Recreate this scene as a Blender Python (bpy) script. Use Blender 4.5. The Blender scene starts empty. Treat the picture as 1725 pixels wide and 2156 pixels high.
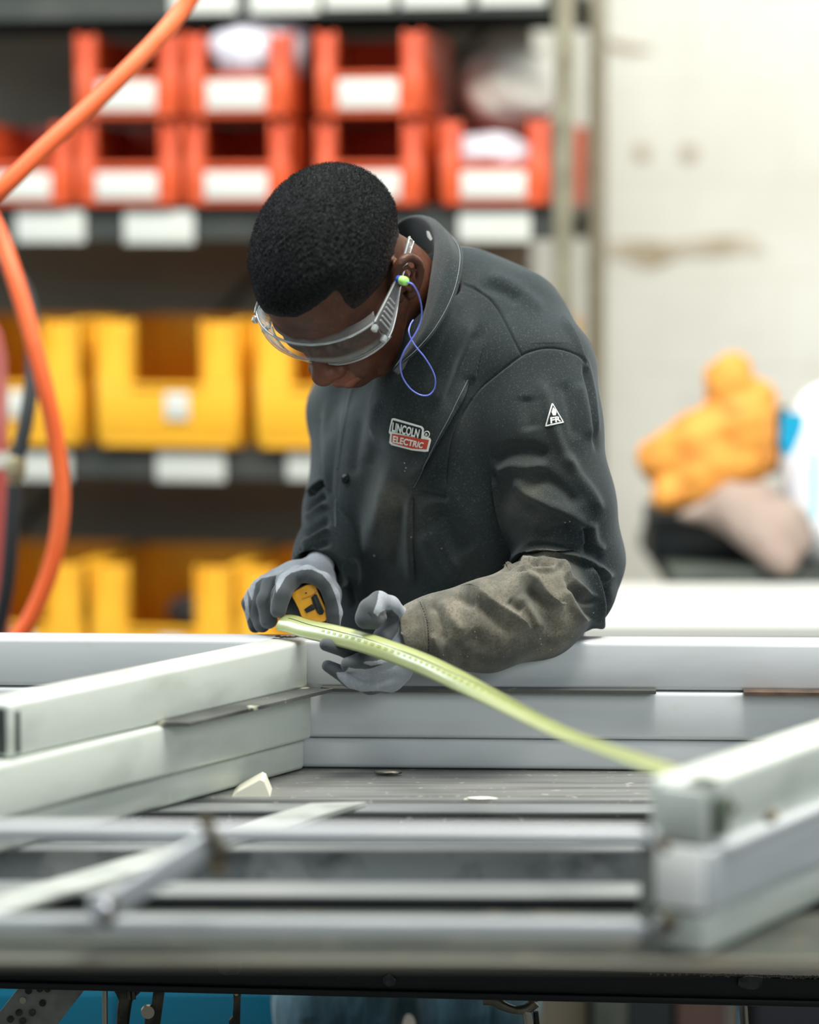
import bpy, bmesh, math, random
import numpy as np
from mathutils import Vector, Matrix, Quaternion
from mathutils.bvhtree import BVHTree
random.seed(7); RNG = np.random.default_rng(7)
SC = bpy.context.scene
COL = SC.collection

# ------------------------------------------------------------------ camera
F = 85 / 24 * 1725            # focal length in photograph pixels
CAM = np.array((0.0, 0.0, 1.5))
PITCH = math.atan((1078 - 482) / F)
cd = bpy.data.cameras.new('camera'); cam = bpy.data.objects.new('camera', cd); COL.objects.link(cam)
cam.location = CAM; cam.rotation_euler = (math.pi/2 - PITCH, 0, 0)
cd.sensor_fit = 'HORIZONTAL'; cd.sensor_width = 24; cd.sensor_height = 30; cd.lens = 85
cd.dof.use_dof = True; cd.dof.focus_distance = 3.46; cd.dof.aperture_fstop = 1.3
cd.clip_start = 0.05
SC.camera = cam

# ------------------------------------------------------------------ exposure, world, lamps
SC.view_settings.view_transform = 'Standard'; SC.view_settings.look = 'None'
SC.view_settings.exposure = 0.0; SC.view_settings.gamma = 1; SC.view_settings.use_curve_mapping = False
w = bpy.data.worlds.new('world'); SC.world = w; w.use_nodes = True
bg = w.node_tree.nodes['Background']; bg.inputs[0].default_value = (0.80, 0.92, 1.0, 1); bg.inputs[1].default_value = 0.28
def area(name, loc, aim, sx, sy, power, col):
    l = bpy.data.lights.new(name, 'AREA'); l.shape = 'RECTANGLE'; l.size = sx; l.size_y = sy
    l.energy = power; l.color = col
    o = bpy.data.objects.new(name, l); COL.objects.link(o); o.location = loc
    o.rotation_euler = (Vector(aim) - Vector(loc)).to_track_quat('-Z', 'Y').to_euler()
    return o
area('ceiling_lamp', (.75, 2.75, 4.3), (0.1, 3.5, 1.1), 2.2, .9, 205, (1, .97, .90))
area('side_glare_light', (-3.0, 4.3, 2.9), (0, 3.5, 1.1), 1.7, 1.7, 62, (.80, .93, 1))  # unseen cool lamp added for the glare on the tape blade
area('front_fill_light', (2.3, -0.6, 2.9), (0.1, 3.4, 1.1), 2.2, 1.6, 72, (.93, .98, 1))  # unseen fill lamp added to brighten the faces turned to the camera
area('ceiling_lamp', (-1.4, 3.9, 4.3), (-0.6, 4.2, 1.0), 2.4, 1.2, 62, (.93, .98, 1))
area('ceiling_lamp', (2.2, 4.4, 4.2), (1.3, 6.0, 1.4), 2.6, 1.0, 48, (1, .97, .91))
area('ceiling_lamp', (-0.9, 3.0, 4.4), (-0.4, 5.2, 1.0), 2.4, 0.8, 55, (1, .97, .92))

# ------------------------------------------------------------------ pixel <-> world helpers (photo frame 1725 x 2156)
cp, sp_ = math.cos(PITCH), math.sin(PITCH)
def ray(px, py):
    x = (px - 862.5) / F; y = -(py - 1078) / F
    return np.array((x, cp + y * sp_, -sp_ + y * cp))
def P(px, py, Y):
    d = ray(px, py); return CAM + d * (Y / d[1])
def PZ(px, py, z):
    d = ray(px, py); return CAM + d * ((z - CAM[2]) / d[2])
def proj(co):
    q = np.asarray(co) - CAM
    fw = q[..., 1] * cp - q[..., 2] * sp_
    up = q[..., 1] * sp_ + q[..., 2] * cp
    return np.stack((862.5 + F * q[..., 0] / fw, 1078 - F * up / fw), -1)

# ------------------------------------------------------------------ materials
def srgb(r, g, b):
    f = lambda c: (c/255/12.92) if c/255 <= .04045 else ((c/255+.055)/1.055)**2.4
    return (f(r), f(g), f(b), 1)
def M(name, col, rough=.5, metal=0, spec=.5, sheen=0, noise=None, bump=None, trans=0, coat=0, emis=None):
    """noise = (scale, other colour, lo, hi); bump = (scale, strength, distance)"""
    m = bpy.data.materials.new(name); m.use_nodes = True
    nt = m.node_tree; b = nt.nodes['Principled BSDF']
    b.inputs['Base Color'].default_value = col
    b.inputs['Roughness'].default_value = rough; b.inputs['Metallic'].default_value = metal
    b.inputs['Specular IOR Level'].default_value = spec
    b.inputs['Sheen Weight'].default_value = sheen
    b.inputs['Sheen Roughness'].default_value = .5
    b.inputs['Transmission Weight'].default_value = trans
    b.inputs['Coat Weight'].default_value = coat
    tc = nt.nodes.new('ShaderNodeTexCoord')
    if noise:
        layers = noise if isinstance(noise, list) else [noise]
        prev = None
        for sc, c2, lo, hi in layers:
            n = nt.nodes.new('ShaderNodeTexNoise'); n.inputs['Detail'].default_value = 6
            if isinstance(sc, tuple):
                mp = nt.nodes.new('ShaderNodeMapping'); mp.inputs['Scale'].default_value = sc
                nt.links.new(tc.outputs['Object'], mp.inputs[0]); nt.links.new(mp.outputs[0], n.inputs[0])
                n.inputs['Scale'].default_value = 1
            else:
                nt.links.new(tc.outputs['Object'], n.inputs[0]); n.inputs['Scale'].default_value = sc
            mr = nt.nodes.new('ShaderNodeMapRange'); mr.inputs[1].default_value = lo; mr.inputs[2].default_value = hi
            nt.links.new(n.outputs[0], mr.inputs[0])
            mx = nt.nodes.new('ShaderNodeMix'); mx.data_type = 'RGBA'
            nt.links.new(mr.outputs[0], mx.inputs[0])
            if prev is None: mx.inputs[6].default_value = col
            else: nt.links.new(prev, mx.inputs[6])
            mx.inputs[7].default_value = c2; prev = mx.outputs[2]
        nt.links.new(prev, b.inputs['Base Color'])
        m['_c'] = 1
    if bump:
        sc, st, di = bump
        n = nt.nodes.new('ShaderNodeTexNoise'); n.inputs['Detail'].default_value = 4
        if isinstance(sc, tuple):
            mp = nt.nodes.new('ShaderNodeMapping'); mp.inputs['Scale'].default_value = sc
            nt.links.new(tc.outputs['Object'], mp.inputs[0]); nt.links.new(mp.outputs[0], n.inputs[0]); n.inputs['Scale'].default_value = 1
        else:
            nt.links.new(tc.outputs['Object'], n.inputs[0]); n.inputs['Scale'].default_value = sc
        bp = nt.nodes.new('ShaderNodeBump'); bp.inputs['Strength'].default_value = st; bp.inputs['Distance'].default_value = di
        nt.links.new(n.outputs[0], bp.inputs['Height']); nt.links.new(bp.outputs[0], b.inputs['Normal'])
    return m
def attr_mix(m, attr, c2, c3=None, sc=420):
    """blend the material's colour towards c2 by a vertex attribute (worn or coated areas with an outline of their own)"""
    nt = m.node_tree; b = nt.nodes['Principled BSDF']
    a = nt.nodes.new('ShaderNodeAttribute'); a.attribute_name = attr
    mx = nt.nodes.new('ShaderNodeMix'); mx.data_type = 'RGBA'
    lk = b.inputs['Base Color'].links
    if lk: nt.links.new(lk[0].from_socket, mx.inputs[6])
    else: mx.inputs[6].default_value = b.inputs['Base Color'].default_value
    mx.inputs[7].default_value = c2
    if c3:
        tc = nt.nodes.new('ShaderNodeTexCoord'); prev = None
        for s_, lo, hi in ((sc, .45, .72), (45, .42, .7)):
            n = nt.nodes.new('ShaderNodeTexNoise'); n.inputs['Scale'].default_value = s_; n.inputs['Detail'].default_value = 5; nt.links.new(tc.outputs['Object'], n.inputs[0])
            mr = nt.nodes.new('ShaderNodeMapRange'); mr.inputs[1].default_value = lo; mr.inputs[2].default_value = hi; nt.links.new(n.outputs[0], mr.inputs[0])
            m2 = nt.nodes.new('ShaderNodeMix'); m2.data_type = 'RGBA'; nt.links.new(mr.outputs[0], m2.inputs[0])
            if prev is None: m2.inputs[6].default_value = c2
            else: nt.links.new(prev, m2.inputs[6])
            m2.inputs[7].default_value = c3; prev = m2.outputs[2]
        nt.links.new(prev, mx.inputs[7])
    nt.links.new(a.outputs['Fac'], mx.inputs[0]); nt.links.new(mx.outputs[2], b.inputs['Base Color'])
    return m

# ------------------------------------------------------------------ object helpers
def wloc(o):
    l = Vector((0, 0, 0))
    while o is not None: l += o.location; o = o.parent
    return l
def T(name, label, cat, loc=(0, 0, 0), group=None, kind=None):
    o = bpy.data.objects.new(name, None); COL.objects.link(o); o.location = Vector([float(v) for v in loc]); o.empty_display_size = .05
    return tag(o, label, cat, group, kind)
def tag(o, label=None, cat=None, group=None, kind=None):
    if label: o['label'] = label
    if cat: o['category'] = cat
    if group: o['group'] = group
    if kind: o['kind'] = kind
    return o
def me_obj(name, verts, faces, mat, parent=None, smooth=False, origin=None):
    """verts in world coordinates; the parents here are only translated"""
    me = bpy.data.meshes.new(name)
    v = np.asarray(verts, dtype=np.float64)
    base = np.array(wloc(parent)) if parent is not None else np.zeros(3)
    if origin is None:
        origin = base if parent is not None else np.array(((v[:, 0].min()+v[:, 0].max())/2, (v[:, 1].min()+v[:, 1].max())/2, v[:, 2].min()))
    origin = np.array([float(c) for c in origin])
    v = v - origin
    if isinstance(faces, np.ndarray) and faces.shape[1] == 4:
        n = len(faces)
        me.vertices.add(len(v)); me.vertices.foreach_set('co', v.astype(np.float32).ravel())
        me.loops.add(n*4); me.loops.foreach_set('vertex_index', faces.astype(np.int32).ravel())
        me.polygons.add(n); me.polygons.foreach_set('loop_start', np.arange(0, n*4, 4, dtype=np.int32))
        me.update(calc_edges=True); me.validate()
    else:
        me.from_pydata([tuple(p) for p in v], [], [tuple(int(i) for i in f) for f in faces]); me.update()
    if smooth: me.polygons.foreach_set('use_smooth', np.ones(len(me.polygons), dtype=bool))
    for mm in (mat if isinstance(mat, (list, tuple)) else [mat]): me.materials.append(mm)
    o = bpy.data.objects.new(name, me); COL.objects.link(o)
    if parent is not None: o.parent = parent
    o.location = Vector(origin - base)
    return o
class MB:
    """collects solids into ONE mesh"""
    def __init__(s): s.v = []; s.f = []; s.mi = []; s.cur = 0; s.sm = []
    def add(s, v, f, smooth=False):
        o = len(s.v); s.v += [tuple(map(float, p)) for p in v]; s.f += [tuple(int(i)+o for i in q) for q in f]
        s.mi += [s.cur]*len(f); s.sm += [smooth]*len(f); return s
    def box(s, c, size, R=None, bev=0.0, seg=2):
        bm = bmesh.new(); bmesh.ops.create_cube(bm, size=1)
        for v in bm.verts: v.co = Vector((v.co.x*size[0], v.co.y*size[1], v.co.z*size[2]))
        if bev > 0:
            bmesh.ops.bevel(bm, geom=bm.edges[:], offset=min(bev, min(size)*.49), segments=seg, profile=.5, affect='EDGES')
        R_ = Matrix(R).to_3x3() if R is not None else Matrix.Identity(3)
        bm.verts.index_update()
        s.add([np.array(R_ @ v.co) + np.array(c) for v in bm.verts], [[v.index for v in f.verts] for f in bm.faces], bev > 0)
        bm.free(); return s
    def tube(s, pts, r, n=12, caps=True, smoothpath=True, sub=6, up=None):
        pts = [np.array(p, float) for p in pts]
        if smoothpath and len(pts) > 2:
            rr = r if hasattr(r, '__len__') else [r]*len(pts)
            pts, rr = catmull(pts, sub, rr)
        else: rr = list(r) if hasattr(r, '__len__') else [r]*len(pts)
        m = len(pts); V = []; tprev = None; nrm = None
        for i, p in enumerate(pts):
            t = pts[min(i+1, m-1)] - pts[max(i-1, 0)]; t = t/ (np.linalg.norm(t)+1e-12)
            if nrm is None:
                a = np.array((0, 0, 1.)) if abs(t[2]) < .9 else np.array((1., 0, 0)); nrm = np.cross(t, a); nrm /= np.linalg.norm(nrm)
            else:
                nrm = nrm - t*np.dot(nrm, t); nrm /= np.linalg.norm(nrm)+1e-12
            b = np.cross(t, nrm)
            for k in range(n):
                a = 2*math.pi*k/n; V.append(p + rr[i]*(math.cos(a)*nrm + math.sin(a)*b))
        Fc = [(i*n+k, i*n+(k+1) % n, (i+1)*n+(k+1) % n, (i+1)*n+k) for i in range(m-1) for k in range(n)]
        if caps: Fc += [tuple(range(n-1, -1, -1)), tuple((m-1)*n+k for k in range(n))]
        return s.add(V, Fc, True)
    def lathe(s, c, axis, prof, n=24):
        """prof = [(distance along the axis, radius)]"""
        ax = np.array(axis, float); ax /= np.linalg.norm(ax); a = np.array((0, 0, 1.)) if abs(ax[2]) < .9 else np.array((1., 0, 0))
        u = np.cross(ax, a); u /= np.linalg.norm(u); v = np.cross(ax, u); V = []
        for h, r in prof:
            for k in range(n):
                t = 2*math.pi*k/n; V.append(np.array(c) + ax*h + r*(math.cos(t)*u + math.sin(t)*v))
        Fc = [(i*n+k, i*n+(k+1) % n, (i+1)*n+(k+1) % n, (i+1)*n+k) for i in range(len(prof)-1) for k in range(n)]
        Fc += [tuple(range(n-1, -1, -1)), tuple((len(prof)-1)*n+k for k in range(n))]
        return s.add(V, Fc, True)
    def prism(s, poly, d):
        """closed 3D polygon extruded by the vector d"""
        n = len(poly); V = [np.array(p, float) for p in poly] + [np.array(p, float)+np.array(d) for p in poly]
        return s.add(V, [tuple(range(n-1, -1, -1)), tuple(range(n, 2*n))] + [(k, (k+1) % n, n+(k+1) % n, n+k) for k in range(n)])
    def out(s, name, mat, parent=None, origin=None):
        o = me_obj(name, s.v, s.f, mat, parent, False, origin)
        o.data.polygons.foreach_set('use_smooth', np.array(s.sm, dtype=bool))
        o.data.polygons.foreach_set('material_index', np.array(s.mi, dtype=np.int32))
        bm = bmesh.new(); bm.from_mesh(o.data); bmesh.ops.recalc_face_normals(bm, faces=bm.faces[:])
        for e in bm.edges:
            if len(e.link_faces) == 2 and e.calc_face_angle(0) > .7: e.smooth = False
        bm.to_mesh(o.data); bm.free()
        return o
def catmull(pts, sub, extra=None):
    pts = [np.array(p, float) for p in pts]; n = len(pts); out = []; ex = []
    for i in range(n-1):
        p0, p1, p2, p3 = pts[max(i-1, 0)], pts[i], pts[i+1], pts[min(i+2, n-1)]
        for k in range(sub):
            t = k/sub
            out.append(.5*((2*p1) + (-p0+p2)*t + (2*p0-5*p1+4*p2-p3)*t*t + (-p0+3*p1-3*p2+p3)*t**3))
            if extra is not None: ex.append(extra[i]*(1-t)+extra[i+1]*t)
    out.append(pts[-1])
    if extra is None: return out
    ex.append(extra[-1]); return out, ex
def rotz(a): return Matrix.Rotation(a, 3, 'Z')

# ------------------------------------------------------------------ smooth implicit bodies
def cap(a, b, ra, rb=None):
    a = np.array(a, np.float32); b = np.array(b, np.float32); rb = ra if rb is None else rb
    ba = b-a; L2 = float(ba@ba)+1e-12
    def f(x, y, z):
        px, py, pz = x-a[0], y-a[1], z-a[2]
        h = np.clip((px*ba[0]+py*ba[1]+pz*ba[2])/L2, 0, 1)
        return np.sqrt((px-h*ba[0])**2+(py-h*ba[1])**2+(pz-h*ba[2])**2) - (ra+(rb-ra)*h)
    r = max(ra, rb); f.lo = np.minimum(a, b)-r; f.hi = np.maximum(a, b)+r; return f
def ell(c, r, R=None):
    c = np.array(c, np.float32); r = np.array(r, np.float32); R = None if R is None else np.array(R, np.float32)
    def f(x, y, z):
        px, py, pz = x-c[0], y-c[1], z-c[2]
        if R is not None:
            px, py, pz = (px*R[0, 0]+py*R[1, 0]+pz*R[2, 0], px*R[0, 1]+py*R[1, 1]+pz*R[2, 1], px*R[0, 2]+py*R[1, 2]+pz*R[2, 2])
        k0 = np.sqrt((px/r[0])**2+(py/r[1])**2+(pz/r[2])**2); k1 = np.sqrt((px/r[0]**2)**2+(py/r[1]**2)**2+(pz/r[2]**2)**2)
        return k0*(k0-1)/(k1+1e-6)
    m = float(r.max()); f.lo = c-m; f.hi = c+m; return f
class Field:
    BIG = .05
    def __init__(s, lo, hi, h):
        s.lo = np.array(lo, np.float32); s.h = h
        s.n = np.ceil((np.array(hi)-s.lo)/h).astype(int)+1
        s.ax = [s.lo[i]+h*np.arange(s.n[i], dtype=np.float32) for i in range(3)]
        s.D = np.full(s.n, s.BIG, np.float32)
    def _win(s, f, m):
        i0 = np.clip(np.floor((f.lo-m-s.lo)/s.h).astype(int), 0, s.n); i1 = np.clip(np.ceil((f.hi+m-s.lo)/s.h).astype(int)+1, 0, s.n)
        sl = tuple(slice(a, b) for a, b in zip(i0, i1))
        return sl, f(s.ax[0][sl[0]][:, None, None], s.ax[1][sl[1]][None, :, None], s.ax[2][sl[2]][None, None, :])
    def add(s, f, k=0.0):
        sl, d = s._win(f, s.BIG)
        if d.size == 0: return s
        a = s.D[sl]; o = np.minimum(a, d)
        if k > 0: h = np.maximum(k-np.abs(a-d), 0)/k; o = o-h*h*k*.25
        s.D[sl] = o; return s
    def sub(s, f, k=0.0):
        sl, d = s._win(f, .01+k)
        if d.size == 0: return s
        a = s.D[sl]; o = np.maximum(a, -d)
        if k > 0: h = np.maximum(k-np.abs(a+d), 0)/k; o = o+h*h*k*.25
        s.D[sl] = o; return s
    def mesh(s, smooth=2):
        D = s.D; n = s.n; S = D < 0
        c = np.zeros(np.array(n)-1, np.uint8)
        for i in (0, 1):
            for j in (0, 1):
                for k in (0, 1): c += S[i:n[0]-1+i, j:n[1]-1+j, k:n[2]-1+k]
        I = np.argwhere((c > 0) & (c < 8)); idx = -np.ones(c.shape, np.int32); idx[I[:, 0], I[:, 1], I[:, 2]] = np.arange(len(I))
        acc = np.zeros((len(I), 3), np.float64); cnt = np.zeros(len(I))
        cor = [(i, j, k) for i in (0, 1) for j in (0, 1) for k in (0, 1)]
        val = {q: D[I[:, 0]+q[0], I[:, 1]+q[1], I[:, 2]+q[2]] for q in cor}
        for q in cor:
            for a in range(3):
                if q[a] == 0:
                    q2 = list(q); q2[a] = 1; q2 = tuple(q2); v0, v1 = val[q], val[q2]
                    m = (v0 < 0) != (v1 < 0); t = np.where(m, v0/(v0-v1+1e-20), 0)
                    for ax in range(3):
                        acc[:, ax] += np.where(m, q[ax] + (t if ax == a else 0), 0)
                    cnt += m
        V = s.lo + s.h*(I + acc/np.maximum(cnt, 1)[:, None])
        Fs = []
        for a in range(3):
            u, w_ = (a+1) % 3, (a+2) % 3
            s0 = [slice(1, -1)]*3; s1 = [slice(1, -1)]*3
            s0[a] = slice(0, n[a]-1); s1[a] = slice(1, n[a])
            A, B = S[tuple(s0)], S[tuple(s1)]
            E = np.argwhere(A != B)
            if len(E) == 0: continue
            off = np.ones(3, int); off[a] = 0; G = E+off
            inn = A[E[:, 0], E[:, 1], E[:, 2]]
            def cell(du, dw):
                g = G.copy(); g[:, u] += du; g[:, w_] += dw; return idx[g[:, 0], g[:, 1], g[:, 2]]
            q = np.stack((cell(-1, -1), cell(0, -1), cell(0, 0), cell(-1, 0)), 1)
            q[~inn] = q[~inn][:, ::-1]; Fs.append(q)
        Fq = np.concatenate(Fs); Fq = Fq[(Fq >= 0).all(1)]
        for _ in range(smooth): V = lap(V, Fq, .5)
        return V, Fq
def lap(V, Fq, k):
    e = np.concatenate((Fq[:, [0, 1]], Fq[:, [1, 2]], Fq[:, [2, 3]], Fq[:, [3, 0]]))
    n = len(V); c = np.bincount(e[:, 0], minlength=n)+np.bincount(e[:, 1], minlength=n)
    out = np.empty_like(V)
    for a in range(3):
        out[:, a] = (np.bincount(e[:, 0], V[e[:, 1], a], n)+np.bincount(e[:, 1], V[e[:, 0], a], n))/np.maximum(c, 1)
    return V+k*(out-V)
def subdiv(V, Fq, lv):
    me = bpy.data.meshes.new('tmp'); o0 = me_obj('tmp', V, Fq, [], None, False, (0, 0, 0))
    md = o0.modifiers.new('s', 'SUBSURF'); md.levels = lv; md.render_levels = lv
    dg = bpy.context.evaluated_depsgraph_get(); ev = o0.evaluated_get(dg); m2 = ev.to_mesh()
    n = len(m2.vertices); co = np.empty(n*3, np.float32); m2.vertices.foreach_get('co', co)
    li = np.empty(len(m2.loops), np.int32); m2.loops.foreach_get('vertex_index', li)
    co = co.reshape(-1, 3).astype(np.float64); Fq2 = li.reshape(-1, 4).copy()
    ev.to_mesh_clear(); m = o0.data; bpy.data.objects.remove(o0); bpy.data.meshes.remove(m); bpy.data.meshes.remove(me)
    return co, Fq2
def normals(V, Fq):
    fn = np.cross(V[Fq[:, 2]]-V[Fq[:, 0]], V[Fq[:, 3]]-V[Fq[:, 1]]); N = np.zeros_like(V)
    for a in range(3):
        N[:, a] = sum(np.bincount(Fq[:, i], fn[:, a], len(V)) for i in range(4))
    return N/(np.linalg.norm(N, axis=1)[:, None]+1e-12)
def polydist(q, line):
    """signed distance and 0..1 position along a polyline, in pixels"""
    best = np.full(len(q), 1e9); sg = np.zeros(len(q)); tt = np.zeros(len(q))
    L = np.array(line); seg = np.linalg.norm(np.diff(L, axis=0), axis=1); cum = np.concatenate(([0], np.cumsum(seg))); tot = cum[-1]
    for i in range(len(L)-1):
        a, b = L[i], L[i+1]; ab = b-a; l2 = ab@ab+1e-9
        h = np.clip(((q-a)@ab)/l2, 0, 1); d = q-(a+h[:, None]*ab); dd = np.sqrt((d**2).sum(1))
        m = dd < best; best[m] = dd[m]; s_ = np.sign(ab[0]*d[:, 1]-ab[1]*d[:, 0]); sg[m] = s_[m]; tt[m] = ((cum[i]+h*seg[i])/tot)[m]
    return best*np.where(sg == 0, 1, sg), tt
def sculpt(V, Fq, strokes, region=None):
    """press folds and seams into a cloth surface: (kind, points, width px, height mm, region)"""
    N = normals(V, Fq); view = CAM-V; view /= np.linalg.norm(view, axis=1)[:, None]
    face = np.clip((np.einsum('ij,ij->i', N, view)-.02)/.2, 0, 1)
    q = proj(V); off = np.zeros(len(V))
    for st in strokes:
        kind, pts, wd, amp = st[:4]; reg = st[4] if len(st) > 4 else None
        L = catmull([np.array(p, float) for p in pts], 5) if len(pts) > 2 else [np.array(p, float) for p in pts]
        L = np.array(L); lo = L.min(0)-wd*4; hi = L.max(0)+wd*4
        m = (face > 0) & (q[:, 0] > lo[0]) & (q[:, 0] < hi[0]) & (q[:, 1] > lo[1]) & (q[:, 1] < hi[1])
        if reg is not None and region is not None: m &= region == reg
        ii = np.nonzero(m)[0]
        if len(ii) == 0: continue
        d, t = polydist(q[ii], L)
        end = np.clip(np.minimum(t, 1-t)*5+.0, 0, 1); end = end*end*(3-2*end)
        if kind == 'g': end = np.clip(np.minimum(t, 1-t)*60+.3, 0, 1)
        u = d/wd
        if kind == 'r': pr = np.exp(-u*u)
        elif kind == 'v' or kind == 'g': pr = -np.exp(-u*u)
        elif kind == 'f': pr = np.where(u > 0, np.exp(-(u/1.8)**2), -.8*np.exp(-(u/.8)**2)*(u < 0))   # overlapping fold
        elif kind == 's': pr = (1/(1+np.exp(-u*4))) * np.exp(-np.clip(u, 0, None)**2/16)
        off[ii] += pr*end*amp*.001*face[ii]
    return V+N*off[:, None]

# ================================================================== THE SETTING
def wall_material():
    m = M('painted_block_wall', srgb(226, 226, 216), .8, noise=[(1.6, srgb(205, 203, 192), .45, .75), (9, srgb(214, 212, 202), .5, .8)], bump=(60, .2, .002))
    nt = m.node_tree; b = nt.nodes['Principled BSDF']
    tc = nt.nodes.new('ShaderNodeTexCoord'); mp = nt.nodes.new('ShaderNodeMapping'); mp.inputs['Rotation'].default_value = (math.pi/2, 0, 0)
    nt.links.new(tc.outputs['Object'], mp.inputs[0])
    br = nt.nodes.new('ShaderNodeTexBrick'); br.inputs['Scale'].default_value = 1; br.inputs['Brick Width'].default_value = .40; br.inputs['Row Height'].default_value = .20
    br.inputs['Mortar Size'].default_value = .006; br.inputs['Mortar Smooth'].default_value = .5
    nt.links.new(mp.outputs[0], br.inputs['Vector'])
    mx = nt.nodes.new('ShaderNodeMix'); mx.data_type = 'RGBA'
    nt.links.new(b.inputs['Base Color'].links[0].from_socket, mx.inputs[6]); mx.inputs[7].default_value = srgb(188, 182, 164)
    ml = nt.nodes.new('ShaderNodeMath'); ml.operation = 'MULTIPLY'; ml.inputs[1].default_value = .25
    nt.links.new(br.outputs['Fac'], ml.inputs[0]); nt.links.new(ml.outputs[0], mx.inputs[0]); nt.links.new(mx.outputs[2], b.inputs['Base Color'])
    return m
WY = 6.25
def slab(name, lo, hi, mat, kind='structure'):
    lo = np.array(lo); hi = np.array(hi)
    o = MB().box((lo+hi)/2, hi-lo).out(name, mat); return tag(o, kind=kind)
slab('floor', (-4, -1.5, -.1), (4, WY+.2, 0), M('stained_concrete', srgb(92, 90, 84), .75, noise=(3, srgb(60, 58, 55), .4, .7)))
slab('wall_back', (-4, WY, 0), (4, WY+.2, 4.6), wall_material())
# brown stains that have run down from the mortar joints (flat marks on the paint)
stain_m = M('brown_wall_stain', srgb(164, 150, 124), .9, noise=(14, srgb(205, 198, 180), .4, .65))
def stain(pts, name='wall_stain'):
    """irregular thin film of dried dirt on the block wall"""
    a = [P(x, y, WY-.003) for x, y in pts]
    o = MB().prism(a, (0, -.0015, 0)).out(name, stain_m); return tag(o, kind='structure')
stain([(1262, 512), (1330, 505), (1420, 512), (1500, 498), (1570, 497), (1600, 514), (1618, 532), (1560, 534), (1500, 540), (1440, 536), (1385, 562), (1355, 566), (1320, 545), (1262, 540)])
stain([(1335, 310), (1352, 302), (1366, 312), (1370, 330), (1355, 342), (1340, 334)])
stain([(1432, 312), (1450, 304), (1470, 312), (1468, 334), (1450, 344), (1436, 332)])
stain([(1280, 84), (1340, 96), (1380, 104), (1330, 112), (1280, 100)])

# ================================================================== SHELVING UNIT (turned a little to the left)
SA = math.radians(-11.0)
SO = P(1170, 1100, 5.22); SO[2] = 0            # front right post, on the floor
ex = np.array((math.cos(SA), math.sin(SA), 0)); ey = np.array((-math.sin(SA), math.cos(SA), 0))   # along the front, into the depth
def SL(px, py, dep=0.0):
    """pixel -> local (x, z) on the plane at depth dep behind the shelf front"""
    d = ray(px, py); o = SO+ey*dep; t = ((o-CAM)@ey)/(d@ey); w_ = CAM+d*t-SO
    return w_@ex, w_[2]+0.0
def SW(x, y, z): return SO+ex*x+ey*y+np.array((0, 0, z))
RS = np.array((ex, ey, (0, 0, 1))).T
post_m = M('galvanised_post', srgb(140, 136, 116), .55, .3, noise=(30, srgb(118, 112, 92), .4, .7))
shelf_m = M('dark_shelf_steel', srgb(62, 66, 62), .5, .2, noise=(8, srgb(84, 84, 78), .5, .8))
card_m = M('white_label_card', srgb(208, 211, 202), .6)
DEP = .46; XL = -1.75
unit = T('shelving_unit', 'tall open steel shelving unit with dark shelves and galvanised posts behind the worker', 'shelving unit', SO)
for x in (0.0, XL):
    for y in (0.0, DEP):
        b = MB(); b.box(SW(x+.012, y, 1.3), (.034, .03, 2.6), RS, .003)
        for k in range(26): b.box(SW(x+.012, y-.016 if y == 0 else y+.016, .08+k*.1), (.012, .002, .03), RS)
        b.out('post', post_m, unit)
# shelf levels measured on the front edge (top, bottom)
LV = []
for (yt, yb) in ((-42, 30), (432, 504), (948, 1014), (1466, 1530)):
    zt = SL(900, yt)[1]; zb = SL(900, yb)[1]; LV.append(zt)
    MB().box(SW(XL/2, DEP/2, zt-.008), (-XL, DEP, .016), RS, .002).box(SW(XL/2, .002, (zt+zb)/2), (-XL, .004, zt-zb), RS).box(SW(XL/2, DEP-.002, (zt+zb)/2), (-XL, .004, zt-zb), RS).out('shelf_board', shelf_m, unit)
MB().box(SW((XL-.12)/2, DEP+.03, 1.35), (-XL-.12, .004, 2.5), RS).out('shaded_wall_sheet', M('olive_grey_wall_shade', srgb(166, 161, 143), .8, noise=(3, srgb(146, 142, 128), .4, .7)), unit)  # added sheet, coloured like the wall behind in the shelves' shade
# light diagonal brace on the back
MB().tube([SW(XL, DEP+.02, .3), SW(0, DEP+.02, 2.1)], .008, 6, smoothpath=False).out('back_brace', shelf_m, unit)
for (x0, x1, y0, y1) in ((35, 180, 443, 510), (262, 410, 443, 513), (967, 1118, 443, 509), (20, 150, 950, 1012), (330, 475, 948, 1014), (605, 745, 950, 1012),
                         (360, 500, -30, 28), (527, 672, -30, 28), (684, 830, -32, 16), (846, 988, -32, 14), (1008, 1150, -32, 10)):
    xa, za = SL(x0, y0); xb, zb = SL(x1, y1)
    b = MB().box(SW((xa+xb)/2, -.003, (za+zb)/2), (xb-xa, .002, za-zb), RS, .0008)
    o = b.out('label_card', card_m, unit)

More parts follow.
